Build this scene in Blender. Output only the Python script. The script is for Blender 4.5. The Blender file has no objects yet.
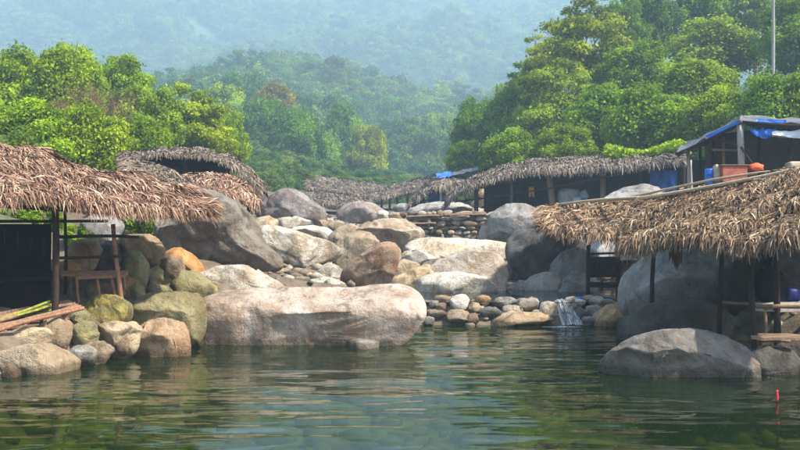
import bpy, bmesh, math, random
import numpy as np
from mathutils import Vector

# ------------------------------------------------------------------ camera, sky, sun, exposure
scene = bpy.context.scene
COL = scene.collection
F, CX, CY, CAMH = 966.0, 400.0, 225.0, 2.2          # focal length in 800-px units, principal point, eye height
cam = bpy.data.cameras.new('camera'); cam_o = bpy.data.objects.new('camera', cam); COL.objects.link(cam_o)
cam_o.location = (0, 0, CAMH); cam_o.rotation_euler = (math.radians(90), 0, 0)
cam.sensor_width = 36.0; cam.lens = 36.0 * F / 800.0; cam.clip_end = 5000
scene.camera = cam_o

TO_SUN = Vector((0.53, -0.27, 0.80)).normalized()
world = bpy.data.worlds.new('World'); scene.world = world; world.use_nodes = True
wn = world.node_tree; wn.nodes.clear()
sky = wn.nodes.new('ShaderNodeTexSky'); sky.sky_type = 'NISHITA'; sky.sun_disc = False
sky.sun_elevation = math.asin(TO_SUN.z); sky.sun_rotation = math.atan2(TO_SUN.x, TO_SUN.y)
sky.air_density = 1.0; sky.dust_density = 2.0
bg = wn.nodes.new('ShaderNodeBackground'); bg.inputs['Strength'].default_value = 0.135
wo = wn.nodes.new('ShaderNodeOutputWorld')
wn.links.new(sky.outputs[0], bg.inputs[0]); wn.links.new(bg.outputs[0], wo.inputs[0])
sun = bpy.data.lights.new('sun', 'SUN'); sun.energy = 5.0; sun.angle = math.radians(1.0); sun.color = (1.0, 0.92, 0.79)
sun_o = bpy.data.objects.new('sun', sun); COL.objects.link(sun_o)
sun_o.rotation_euler = TO_SUN.to_track_quat('Z', 'Y').to_euler(); sun_o.location = (60, -40, 100)
scene.view_settings.view_transform = 'Standard'; scene.view_settings.look = 'None'
scene.view_settings.gamma = 1.0; scene.view_settings.use_curve_mapping = False
scene.view_settings.exposure = 1.52
HAZE_DENSITY = 0.0012
scene.cycles.volume_bounces = 2
scene.cycles.transparent_max_bounces = 12

rng = np.random.default_rng(7)
random.seed(7)

# ------------------------------------------------------------------ helpers
def P(px, py, Y):
    """world point that the photograph shows at pixel (px, py) if it stands Y metres ahead"""
    return np.array(((px - CX) / F * Y, Y, CAMH - (py - CY) / F * Y))

def interp(x, tab):
    a = np.array(tab, float)
    return np.interp(x, a[:, 0], a[:, 1])

def sstep(x, a, b):
    t = np.clip((np.asarray(x, float) - a) / (b - a), 0, 1)
    return t * t * (3 - 2 * t)

_perm = np.random.default_rng(3).permutation(256)
_perm = np.concatenate([_perm, _perm, _perm])
_grad = np.random.default_rng(5).normal(size=(256, 3)); _grad /= np.linalg.norm(_grad, axis=1)[:, None]
def noise3(p):
    p = np.asarray(p, float); i = np.floor(p).astype(int); f = p - i; i &= 255
    u = f * f * f * (f * (f * 6 - 15) + 10)
    out = 0
    for dx in (0, 1):
        for dy in (0, 1):
            for dz in (0, 1):
                h = _perm[_perm[_perm[i[..., 0] + dx] + (i[..., 1] + dy & 255)] + (i[..., 2] + dz & 255)]
                g = _grad[h]
                d = (g * (f - np.array((dx, dy, dz)))).sum(-1)
                w = (u[..., 0] if dx else 1 - u[..., 0]) * (u[..., 1] if dy else 1 - u[..., 1]) * (u[..., 2] if dz else 1 - u[..., 2])
                out = out + d * w
    return out
def fbm(p, oct=4, gain=0.5):
    a, s, t = 1.0, 0.0, 0.0
    for k in range(oct):
        s = s + a * noise3(p * (2.0 ** k) + 17.3 * k); t += a; a *= gain
    return s / t * 1.6

def make_mesh(name, verts, faces, smooth=True, attrs=None):
    """faces: array (n, k) or list of such arrays; attrs: name -> per vertex floats"""
    verts = np.asarray(verts, float)
    if isinstance(faces, np.ndarray): faces = [faces]
    faces = [f for f in faces if len(f)]
    me = bpy.data.meshes.new(name)
    me.vertices.add(len(verts)); me.vertices.foreach_set('co', verts.ravel())
    loops = np.concatenate([f.ravel() for f in faces]).astype(np.int32)
    tot = np.concatenate([np.full(len(f), f.shape[1]) for f in faces]).astype(np.int32)
    start = np.concatenate([[0], np.cumsum(tot)[:-1]]).astype(np.int32)
    me.loops.add(len(loops)); me.loops.foreach_set('vertex_index', loops)
    me.polygons.add(len(tot)); me.polygons.foreach_set('loop_start', start); me.polygons.foreach_set('loop_total', tot)
    me.polygons.foreach_set('use_smooth', np.full(len(tot), smooth))
    if attrs:
        for k, v in attrs.items():
            a = me.attributes.new(k, 'FLOAT', 'POINT'); a.data.foreach_set('value', np.asarray(v, np.float32))
    me.update(calc_edges=True); me.validate()
    return me

def obj(name, me, mat=None, parent=None, loc=None, kind=None, color=None):
    o = bpy.data.objects.new(name, me); COL.objects.link(o)
    if mat is not None and me is not None and len(me.materials) == 0: me.materials.append(mat)
    if parent is not None: o.parent = parent
    if loc is not None: o.location = loc
    if kind: o['kind'] = kind
    if color is not None: o.color = color
    return o
def tag(o, label, cat, group=None):
    o['label'] = label; o['category'] = cat
    if group: o['group'] = group
    return o
def empty(name, loc, label, cat, group=None):
    o = bpy.data.objects.new(name, None); COL.objects.link(o); o.location = loc; o.empty_display_size = 0.2
    return tag(o, label, cat, group)
def loc_of(o): return np.array(o.location)

# ------------------------------------------------------------------ materials
class NT:
    def __init__(s, name):
        s.m = bpy.data.materials.new(name); s.m.use_nodes = True; s.t = s.m.node_tree; s.t.nodes.clear()
        s.out = s.t.nodes.new('ShaderNodeOutputMaterial')
    def n(s, typ, **kw):
        nd = s.t.nodes.new(typ)
        for k, v in kw.items():
            if k.startswith('_'): setattr(nd, k[1:], v)
            else:
                key = k.replace('0', ' ')
                nd.inputs[key].default_value = v
        return nd
    def l(s, a, b): s.t.links.new(a, b)
    def noise(s, scale, detail=4, rough=0.55, vec=None, dist=0.0):
        nd = s.n('ShaderNodeTexNoise'); nd.inputs['Scale'].default_value = scale; nd.inputs['Detail'].default_value = detail
        nd.inputs['Roughness'].default_value = rough; nd.inputs['Distortion'].default_value = dist
        if vec is not None: s.l(vec, nd.inputs['Vector'])
        return nd.outputs['Fac']
    def ramp(s, fac, stops):
        r = s.n('ShaderNodeValToRGB'); e = r.color_ramp.elements
        while len(e) < len(stops): e.new(0.5)
        for el, (p, c) in zip(e, stops):
            el.position = p; el.color = c if len(c) == 4 else (*c, 1)
        s.l(fac, r.inputs[0]); return r.outputs[0]
    def mix(s, fac, a, b, blend='MIX'):
        m = s.n('ShaderNodeMix', _data_type='RGBA', _blend_type=blend)
        for k, v in ((0, fac), (6, a), (7, b)):
            if hasattr(v, 'is_linked') or hasattr(v, 'links'): s.l(v, m.inputs[k])
            else: m.inputs[k].default_value = v if k == 0 or len(v) == 4 else (*v, 1)
        return m.outputs[2]
    def math(s, op, a, b=None, clamp=False):
        m = s.n('ShaderNodeMath', _operation=op, _use_clamp=clamp)
        for k, v in ((0, a), (1, b)):
            if v is None: continue
            if hasattr(v, 'links'): s.l(v, m.inputs[k])
            else: m.inputs[k].default_value = v
        return m.outputs[0]
    def range(s, v, a, b, c=0.0, d=1.0):
        m = s.n('ShaderNodeMapRange'); m.inputs[1].default_value = a; m.inputs[2].default_value = b
        m.inputs[3].default_value = c; m.inputs[4].default_value = d; s.l(v, m.inputs[0]); return m.outputs[0]
    def scalevec(s, vec, sc):
        m = s.n('ShaderNodeMapping'); m.inputs['Scale'].default_value = sc; s.l(vec, m.inputs[0]); return m.outputs[0]
    def principled(s, color, rough=0.8, bump=None, bstr=0.3, bdist=0.02, spec=0.3):
        p = s.n('ShaderNodeBsdfPrincipled'); p.inputs['Specular IOR Level'].default_value = spec
        for k, v in (('Base Color', color), ('Roughness', rough)):
            if hasattr(v, 'links'): s.l(v, p.inputs[k])
            else: p.inputs[k].default_value = v if k == 'Roughness' else (*v, 1)
        if bump is not None:
            b = s.n('ShaderNodeBump'); b.inputs['Strength'].default_value = bstr; b.inputs['Distance'].default_value = bdist
            s.l(bump, b.inputs['Height']); s.l(b.outputs[0], p.inputs['Normal'])
        s.l(p.outputs[0], s.out.inputs[0]); return p

def mat_rock():
    s = NT('boulder_stone'); oi = s.n('ShaderNodeObjectInfo'); tc = s.n('ShaderNodeTexCoord'); geo = s.n('ShaderNodeNewGeometry')
    off = s.n('ShaderNodeVectorMath', _operation='ADD'); s.l(tc.outputs['Object'], off.inputs[0])
    rr = s.math('MULTIPLY', oi.outputs['Random'], 53.0); cb = s.n('ShaderNodeCombineXYZ'); s.l(rr, cb.inputs[0]); s.l(rr, cb.inputs[2]); s.l(cb.outputs[0], off.inputs[1])
    v = off.outputs[0]
    big = s.noise(1.1, 4, 0.6, v, 0.6); mid = s.noise(5.0, 6, 0.65, v, 0.2); fine = s.noise(60, 3, 0.7, v)
    base = oi.outputs['Color']
    c = s.mix(s.range(big, 0.40, 0.62), s.mix(1.0, base, (1.06, 1.06, 1.05), 'MULTIPLY'), s.mix(1.0, base, (0.62, 0.535, 0.45), 'MULTIPLY'))
    c = s.mix(s.range(mid, 0.52, 0.72, 0, 0.55), c, s.mix(1.0, base, (1.45, 1.42, 1.35), 'MULTIPLY'))
    # brown iron stains running down the faces
    streak = s.noise(1.0, 5, 0.6, s.scalevec(v, (5.0, 5.0, 0.8)), 0.8)
    c = s.mix(s.range(streak, 0.54, 0.68, 0, 0.65), c, s.mix(1.0, base, (0.62, 0.40, 0.24), 'MULTIPLY'))
    dark = s.noise(2.4, 6, 0.7, s.scalevec(v, (1.0, 1.0, 0.5)), 1.0)
    c = s.mix(s.range(dark, 0.54, 0.66, 0, 0.75), c, s.mix(1.0, base, (0.30, 0.27, 0.24), 'MULTIPLY'))
    # moss and algae, amount in the object colour's alpha
    mo = s.noise(2.3, 6, 0.65, v, 0.5); mf = s.math('SUBTRACT', s.math('ADD', mo, oi.outputs['Alpha']), 0.86)
    nz = s.n('ShaderNodeSeparateXYZ'); s.l(geo.outputs['Normal'], nz.inputs[0])
    mf = s.math('MULTIPLY', s.math('MULTIPLY', mf, 4.5, True), s.range(nz.outputs[2], -0.5, 0.4, 0.35, 1.0))
    mcol = s.ramp(s.noise(7.0, 4, 0.6, v), [(0.3, (0.075, 0.075, 0.012)), (0.5, (0.22, 0.185, 0.025)), (0.72, (0.44, 0.34, 0.06))])
    c = s.mix(mf, c, mcol)
    sp = s.ramp(fine, [(0.30, (0.72, 0.70, 0.68)), (0.5, (1, 1, 1)), (0.72, (1.2, 1.19, 1.16))])
    c = s.mix(1.0, c, sp, 'MULTIPLY')
    # cracks and joints
    vo = s.n('ShaderNodeTexVoronoi', _feature='DISTANCE_TO_EDGE'); vo.inputs['Scale'].default_value = 0.42
    wob = s.n('ShaderNodeVectorMath', _operation='ADD'); nn = s.n('ShaderNodeTexNoise'); nn.inputs['Scale'].default_value = 2.2; nn.inputs['Detail'].default_value = 5
    s.l(v, nn.inputs['Vector']); s.l(v, wob.inputs[0]); sc2 = s.n('ShaderNodeVectorMath', _operation='SCALE'); sc2.inputs['Scale'].default_value = 1.0
    s.l(nn.outputs['Color'], sc2.inputs[0]); s.l(sc2.outputs[0], wob.inputs[1]); s.l(wob.outputs[0], vo.inputs['Vector'])
    crack = s.range(vo.outputs['Distance'], 0.0, 0.010, 0.0, 1.0)
    c = s.mix(s.math('MULTIPLY', s.math('SUBTRACT', 1.0, crack), s.range(big, 0.46, 0.6, 0, 0.32)), c, (0.05, 0.042, 0.035))
    # wet band at the waterline
    pz = s.n('ShaderNodeSeparateXYZ'); s.l(geo.outputs['Position'], pz.inputs[0])
    wet = s.range(s.math('SUBTRACT', pz.outputs[2], s.math('MULTIPLY', mid, 0.22)), -0.03, 0.05, 1.0, 0.0)
    c = s.mix(s.math('MULTIPLY', wet, 0.8), c, s.mix(1.0, c, (0.33, 0.29, 0.22), 'MULTIPLY'))
    h = s.math('ADD', s.math('ADD', s.math('MULTIPLY', mid, 1.0), s.math('MULTIPLY', fine, 0.16)), s.math('MULTIPLY', crack, 0.08))
    h = s.math('ADD', h, s.math('MULTIPLY', s.noise(16, 5, 0.7, v), 0.35))
    s.principled(c, s.range(wet, 0, 1, 0.82, 0.35), h, 0.9, 0.09, 0.2)
    return s.m

def mat_leaf(name, dark, light, trans=0.35, forest=False):
    s = NT(name); oi = s.n('ShaderNodeObjectInfo'); at = s.n('ShaderNodeAttribute', _attribute_name='tint')
    c = s.ramp(at.outputs['Fac'], [(0.0, dark), (0.55, tuple((a + b) / 2 for a, b in zip(dark, light))), (1.0, light)])
    if forest:
        k = s.ramp(oi.outputs['Random'], [(0.0, (0.32, 0.5, 0.5)), (0.3, (0.7, 0.9, 0.75)), (0.55, (1.0, 1.0, 0.8)), (0.8, (1.7, 1.4, 0.8)), (1.0, (1.0, 0.72, 0.8))])
        c = s.mix(1.0, c, k, 'MULTIPLY')
    else: c = s.mix(1.0, c, oi.outputs['Color'], 'MULTIPLY')
    d = s.n('ShaderNodeBsdfPrincipled'); d.inputs['Roughness'].default_value = 0.6; d.inputs['Specular IOR Level'].default_value = 0.12; s.l(c, d.inputs['Base Color'])
    t = s.n('ShaderNodeBsdfTranslucent'); s.l(s.mix(1.0, c, (1.25, 1.2, 0.5), 'MULTIPLY'), t.inputs[0])
    m = s.n('ShaderNodeMixShader'); m.inputs[0].default_value = trans; s.l(d.outputs[0], m.inputs[1]); s.l(t.outputs[0], m.inputs[2])
    s.l(m.outputs[0], s.out.inputs[0]); return s.m

def mat_thatch(name, stops):
    s = NT(name); at = s.n('ShaderNodeAttribute', _attribute_name='tint'); tc = s.n('ShaderNodeTexCoord')
    c = s.ramp(at.outputs['Fac'], stops)
    c = s.mix(s.range(s.noise(1.6, 4, 0.6, tc.outputs['Object']), 0.4, 0.7, 0, 0.6), c, s.mix(1.0, c, (0.50, 0.42, 0.38), 'MULTIPLY'))
    c = s.mix(1.0, c, s.ramp(s.noise(45, 3, 0.7, tc.outputs['Object']), [(0.3, (0.65, 0.63, 0.6)), (0.7, (1.2, 1.2, 1.2))]), 'MULTIPLY')
    s.principled(c, 0.85, None, spec=0.2); return s.m

def mat_wood(name, a, b, rough=0.8, spec=0.25):
    s = NT(name); tc = s.n('ShaderNodeTexCoord'); oi = s.n('ShaderNodeObjectInfo')
    off = s.n('ShaderNodeVectorMath', _operation='ADD'); s.l(tc.outputs['Object'], off.inputs[0]); s.l(oi.outputs['Location'], off.inputs[1])
    v = off.outputs[0]
    n = s.noise(6, 5, 0.65, s.scalevec(v, (3, 3, 1)), 0.5); f = s.noise(40, 3, 0.6, v)
    c = s.mix(s.range(n, 0.35, 0.68), a, b); c = s.mix(s.range(f, 0.4, 0.7, 0, 0.4), c, tuple(x * 0.5 for x in a))
    s.principled(c, rough, s.math('ADD', n, s.math('MULTIPLY', f, 0.3)), 0.5, 0.01, spec); return s.m

def mat_plain(name, a, b, scale=4, rough=0.6, bump=0.3, spec=0.3):
    s = NT(name); tc = s.n('ShaderNodeTexCoord'); n = s.noise(scale, 5, 0.6, tc.outputs['Object'])
    s.principled(s.mix(s.range(n, 0.35, 0.68), a, b), rough, n, bump, 0.03, spec); return s.m

ROCK = mat_rock()
LEAF = mat_leaf('tree_leaf', (0.020, 0.052, 0.004), (0.270, 0.395, 0.014), 0.42)
FOREST = mat_leaf('distant_forest_leaf', (0.026, 0.068, 0.016), (0.160, 0.260, 0.042), 0.35, True)
THATCH = mat_thatch('palm_thatch_brown', [(0.0, (0.020, 0.011, 0.008)), (0.25, (0.10, 0.050, 0.032)), (0.48, (0.22, 0.125, 0.083)), (0.75, (0.39, 0.26, 0.175)), (1.0, (0.60, 0.47, 0.35))])
THATCH_TAN = mat_thatch('palm_thatch_tan', [(0.0, (0.022, 0.013, 0.008)), (0.28, (0.09, 0.050, 0.028)), (0.52, (0.20, 0.125, 0.07)), (0.78, (0.33, 0.235, 0.14)), (1.0, (0.50, 0.40, 0.27))])
THATCH_GREY = mat_thatch('palm_thatch_grey', [(0.0, (0.025, 0.018, 0.014)), (0.3, (0.09, 0.066, 0.05)), (0.6, (0.19, 0.15, 0.112)), (1.0, (0.34, 0.285, 0.22))])
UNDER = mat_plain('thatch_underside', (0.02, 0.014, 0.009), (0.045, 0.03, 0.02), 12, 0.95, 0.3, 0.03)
WOOD_DARK = mat_wood('dark_weathered_wood', (0.018, 0.012, 0.009), (0.05, 0.032, 0.023), 0.85, 0.1)
WOOD_SHADED = mat_wood('shade_darkened_wood', (0.006, 0.005, 0.004), (0.014, 0.010, 0.008), 0.9, 0.03)  # shade inside the left hut is put into this near-black wood colour
WOOD_RED = mat_wood('reddish_wood', (0.16, 0.07, 0.04), (0.30, 0.15, 0.09))
WOOD_PALE = mat_wood('pale_bamboo', (0.36, 0.26, 0.15), (0.52, 0.42, 0.28))
WOOD_BROWN = mat_wood('brown_bark_wood', (0.14, 0.085, 0.05), (0.27, 0.18, 0.11))
WOOD_GREY = mat_wood('grey_post_wood', (0.24, 0.22, 0.20), (0.38, 0.35, 0.32))
BARK = mat_wood('tree_bark', (0.07, 0.05, 0.035), (0.17, 0.13, 0.10))
TWIG = mat_wood('bare_twig_bark', (0.17, 0.09, 0.05), (0.27, 0.15, 0.09))
BLUE = mat_plain('blue_tarpaulin', (0.012, 0.07, 0.36), (0.03, 0.17, 0.58), 2.5, 0.45, 0.8)
BLUE_PALE = mat_plain('pale_blue_paint', (0.20, 0.33, 0.44), (0.34, 0.45, 0.52), 5, 0.5)
GREYTARP = mat_plain('grey_tarpaulin', (0.035, 0.04, 0.05), (0.10, 0.105, 0.12), 3, 0.6, 0.8)
DARKBLUE = mat_plain('dark_blue_plastic', (0.008, 0.012, 0.09), (0.015, 0.02, 0.16), 5, 0.5)
SHADE_DARK_TARP = mat_plain('shade_dark_tarp', (0.007, 0.007, 0.009), (0.013, 0.012, 0.012), 3, 0.9, 0.3, 0.02)  # near-black cloth colour that stands in for the shade inside the huts
WHITETARP = mat_plain('white_tarpaulin', (0.50, 0.56, 0.60), (0.70, 0.74, 0.76), 3, 0.5, 0.6)
REDPANEL = mat_plain('faded_red_board', (0.26, 0.065, 0.04), (0.40, 0.12, 0.075), 9, 0.7)
ORANGE = mat_plain('orange_cloth', (0.55, 0.07, 0.02), (0.72, 0.14, 0.04), 6, 0.7)
REDCLOTH = mat_plain('red_wrap', (0.42, 0.02, 0.03), (0.5, 0.04, 0.05), 6, 0.7)
PURPLE = mat_plain('purple_cloth', (0.30, 0.05, 0.32), (0.45, 0.10, 0.45), 6, 0.7)
MAROON = mat_plain('maroon_cloth', (0.09, 0.028, 0.025), (0.15, 0.05, 0.042), 5, 0.8)
YELLOWC = mat_plain('yellow_cloth', (0.50, 0.30, 0.03), (0.62, 0.40, 0.06), 6, 0.7)
SACK = mat_plain('tan_sackcloth', (0.28, 0.23, 0.16), (0.40, 0.34, 0.25), 8, 0.85)
STRIP = mat_wood('green_bamboo_strip', (0.16, 0.20, 0.03), (0.48, 0.44, 0.09), 0.5)
GREYCLOTH = mat_plain('pale_plastic', (0.30, 0.30, 0.31), (0.5, 0.5, 0.5), 6, 0.6)

def mat_ground():
    s = NT('valley_ground'); geo = s.n('ShaderNodeNewGeometry'); pos = geo.outputs['Position']
    n1 = s.noise(0.35, 5, 0.6, pos); n2 = s.noise(3.0, 6, 0.65, pos); n3 = s.noise(28, 4, 0.6, pos)
    dirt = s.mix(s.range(n2, 0.35, 0.65), (0.07, 0.05, 0.032), (0.15, 0.115, 0.08))
    green = s.mix(s.range(n2, 0.35, 0.65), (0.025, 0.050, 0.010), (0.060, 0.095, 0.02))
    at = s.n('ShaderNodeAttribute', _attribute_name='green')
    gf = s.math('ADD', at.outputs['Fac'], s.range(n1, 0.3, 0.7, -0.25, 0.25), True)
    c = s.mix(gf, dirt, green)
    z = s.n('ShaderNodeSeparateXYZ'); s.l(pos, z.inputs[0])
    bed = s.mix(s.range(n2, 0.38, 0.62), (0.055, 0.060, 0.024), (0.20, 0.18, 0.085))
    wf = s.math('MULTIPLY', s.range(z.outputs[2], -0.1, 0.02, 1.0, 0.0), s.range(z.outputs[1], 20.5, 21.5, 1.0, 0.0))
    c = s.mix(wf, c, bed)
    s.principled(c, 0.9, s.math('ADD', n2, s.math('MULTIPLY', n3, 0.4)), 0.6, 0.12); return s.m

def mat_water(name, tint, body, bodyf, wave=1.0):
    s = NT(name); geo = s.n('ShaderNodeNewGeometry'); pos = geo.outputs['Position']
    a = s.noise(1.0, 1, 0.4, s.scalevec(pos, (0.42, 1.25, 1)), 0.5); b = s.noise(1.0, 1, 0.4, s.scalevec(pos, (1.5, 3.6, 1)), 0.4)
    h = s.math('ADD', s.math('MULTIPLY', a, 0.75), s.math('MULTIPLY', b, 0.20))
    bp = s.n('ShaderNodeBump'); bp.inputs['Strength'].default_value = 1.0; bp.inputs['Distance'].default_value = 0.055 * wave; s.l(h, bp.inputs['Height'])
    fr = s.n('ShaderNodeFresnel'); fr.inputs[0].default_value = 1.33; s.l(bp.outputs[0], fr.inputs['Normal'])
    gl = s.n('ShaderNodeBsdfGlossy'); gl.inputs['Roughness'].default_value = 0.02; s.l(bp.outputs[0], gl.inputs['Normal'])
    tr = s.n('ShaderNodeBsdfTransparent'); tr.inputs[0].default_value = (*tint, 1)
    df = s.n('ShaderNodeBsdfDiffuse'); df.inputs[0].default_value = (*body, 1)
    m1 = s.n('ShaderNodeMixShader'); m1.inputs[0].default_value = bodyf; s.l(tr.outputs[0], m1.inputs[1]); s.l(df.outputs[0], m1.inputs[2])
    m2 = s.n('ShaderNodeMixShader'); s.l(fr.outputs[0], m2.inputs[0]); s.l(m1.outputs[0], m2.inputs[1]); s.l(gl.outputs[0], m2.inputs[2])
    s.l(m2.outputs[0], s.out.inputs[0]); return s.m
GROUND = mat_ground()
WATER = mat_water('pool_water', (0.44, 0.52, 0.25), (0.020, 0.046, 0.013), 0.22)
WATER2 = mat_water('upper_pool_water', (0.35, 0.40, 0.34), (0.05, 0.06, 0.05), 0.4, 0.3)
def mat_foam():
    s = NT('white_water'); geo = s.n('ShaderNodeNewGeometry'); n = s.noise(1.0, 5, 0.7, s.scalevec(geo.outputs['Position'], (55, 1.6, 1.6)))
    d = s.n('ShaderNodeBsdfPrincipled'); d.inputs['Base Color'].default_value = (0.80, 0.84, 0.86, 1); d.inputs['Roughness'].default_value = 0.3
    t = s.n('ShaderNodeBsdfTransparent'); m = s.n('ShaderNodeMixShader'); s.l(s.range(n, 0.40, 0.70, 0.0, 0.6), m.inputs[0]); s.l(t.outputs[0], m.inputs[1]); s.l(d.outputs[0], m.inputs[2])
    s.l(m.outputs[0], s.out.inputs[0]); return s.m
FOAM = mat_foam()

# ------------------------------------------------------------------ terrain
ZB = [(-80, -1.3), (9, -1.25), (14, -1.0), (18, -0.8), (20.6, -0.5), (21.6, 0.22), (22.4, 0.05), (25, 0.10), (27, 0.35), (30, 0.75), (38, 1.35), (48, 2.05),
      (65, 3.0), (100, 4.6), (160, 7.4), (250, 12), (420, 24), (1200, 60)]
XL = [(-80, -7.5), (11, -6.8), (13.4, -5.3), (14.5, -4.75), (16, -3.9), (17.5, -3.2), (19, -2.4), (20.3, 0.3), (25, 0.6), (30, -2.5), (40, -6), (60, -7), (80, -4), (95, 0), (140, 2), (1400, 0)]
XR = [(-80, 7.5), (11, 6.5), (14, 5.7), (18, 5.6), (22, 5.3), (28, 5.6), (40, 5.6), (60, 4), (80, 5), (95, 7), (1400, 12)]
def T(X, Y, detail=True):
    X = np.asarray(X, float); Y = np.asarray(Y, float)
    z = interp(Y, ZB)
    dl = interp(Y, XL) - X; dr = X - interp(Y, XR)
    upper = sstep(Y, 19, 21)                       # the left side of the stream above the pool is a low rocky shelf
    z = z + sstep(dl, 0, 1.8) * (1.6 - upper * (1.0 - 0.2 * sstep(Y, 30, 60))) + np.clip(dl - 1.5, 0, 9) * 0.16 + np.clip(dl - 8, 0, 24) * 0.27
    z = z + sstep(dr, 0, 1.8) * (1.3 - 0.5 * upper) + np.clip(dr - 1.5, 0, 7) * 0.17 + np.clip(dr - 7, 0, 70) * 0.33 * (1 - 0.65 * sstep(Y, 85, 150))
    far = sstep(Y, 340, 900)
    g = np.exp(-((X + 26) / 58) ** 2 - ((Y - 300) / 70) ** 2) * 20 + np.exp(-((X - 40) / 60) ** 2 - ((Y - 380) / 80) ** 2) * 12
    z = z + g
    m = 236 + 18 * np.sin(X * 0.007 + 1.0) + 8 * np.sin(X * 0.019)
    z = z * (1 - far) + far * np.maximum(z, 0) * 0.0 + far * m
    if detail:
        q = np.stack([X, Y, np.zeros_like(X)], -1)
        z = z + fbm(q * 0.55, 3) * 0.22 * sstep(np.maximum(dl, dr), -0.5, 2) + fbm(q * 0.009 + 5, 4) * 60 * sstep(Y, 340, 560)
    return z
def Tz(x, y): return float(T(np.array([x]), np.array([y]))[0])

def axis(breaks):
    out = []
    for a, b, st in breaks:
        n = max(1, int(round((b - a) / st))); out.extend(list(np.linspace(a, b, n, endpoint=False)))
    out.append(breaks[-1][1]); return np.array(out)
xs = axis([(-1000, -200, 28), (-200, -60, 7), (-60, -20, 2), (-20, -9, 0.7), (-9, 9, 0.28), (9, 20, 0.7), (20, 60, 2), (60, 200, 7), (200, 1000, 28)])
ys = axis([(-60, 0, 5), (0, 9, 1), (9, 34, 0.28), (34, 60, 0.7), (60, 120, 2), (120, 260, 5), (260, 1000, 10), (1000, 1200, 25)])
GX, GY = np.meshgrid(xs, ys); GZ = T(GX, GY)
nx, ny = len(xs), len(ys)
idx = np.arange(nx * ny).reshape(ny, nx)
q = np.stack([idx[:-1, :-1], idx[:-1, 1:], idx[1:, 1:], idx[1:, :-1]], -1).reshape(-1, 4)
dl = interp(GY, XL) - GX; dr = GX - interp(GY, XR)
green = np.clip(sstep(np.maximum(dl, dr), 7.0, 11.0) + sstep(GY, 70, 100), 0, 1)
obj('terrain', make_mesh('terrain', np.stack([GX, GY, GZ], -1).reshape(-1, 3), q, True, {'green': green.ravel()}), GROUND, kind='structure')

def sheet(name, x0, x1, y0, y1, z, nx_, ny_, mat):
    gx, gy = np.meshgrid(np.linspace(x0, x1, nx_), np.linspace(y0, y1, ny_))
    i = np.arange(nx_ * ny_).reshape(ny_, nx_)
    f = np.stack([i[:-1, :-1], i[:-1, 1:], i[1:, 1:], i[1:, :-1]], -1).reshape(-1, 4)
    return obj(name, make_mesh(name, np.stack([gx, gy, np.full_like(gx, z)], -1).reshape(-1, 3), f), mat, kind='structure')
sheet('pool_water', -9.5, 9.5, -55, 21.75, 0.0, 20, 60, WATER)
sheet('upper_pool_water', -2.0, 7.5, 21.75, 29.5, 0.46, 10, 10, WATER2)

# ------------------------------------------------------------------ boulders
_ico = {}
def ico(sub):
    if sub not in _ico:
        bm = bmesh.new(); bmesh.ops.create_icosphere(bm, subdivisions=sub, radius=1.0)
        v = np.array([x.co[:] for x in bm.verts]); f = np.array([[x.index for x in fc.verts] for fc in bm.faces]); bm.free()
        v /= np.linalg.norm(v, axis=1)[:, None]; _ico[sub] = (v, f)
    return _ico[sub]

def radial(poly, n=180, smooth=2.2):
    """centre and radius-per-angle of a star-shaped outline (metres, x right, z up)"""
    p = np.asarray(poly, float); x, z = p[:, 0], p[:, 1]; x2, z2 = np.roll(x, -1), np.roll(z, -1)
    cr = x * z2 - x2 * z; A = cr.sum() / 2
    c = np.array((((x + x2) * cr).sum(), ((z + z2) * cr).sum())) / (6 * A)
    th = np.linspace(0, 2 * np.pi, n, endpoint=False); R = np.zeros(n)
    for i, t in enumerate(th):
        d = np.array((np.cos(t), np.sin(t))); best = 0
        for a, b in zip(p - c, np.roll(p, -1, 0) - c):
            e = b - a; det = d[0] * -e[1] + d[1] * e[0]
            if abs(det) < 1e-12: continue
            r = (a[0] * -e[1] + a[1] * e[0]) / det; u = (d[0] * a[1] - d[1] * a[0]) / det
            if r > 0 and -1e-6 <= u <= 1 + 1e-6: best = max(best, r)
        R[i] = best if best > 0 else R[i - 1]
    k = np.exp(-0.5 * (np.arange(-12, 13) / smooth) ** 2); k /= k.sum()
    R = np.convolve(np.concatenate([R[-12:], R, R[:12]]), k, 'valid')
    return c, th, R

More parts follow.
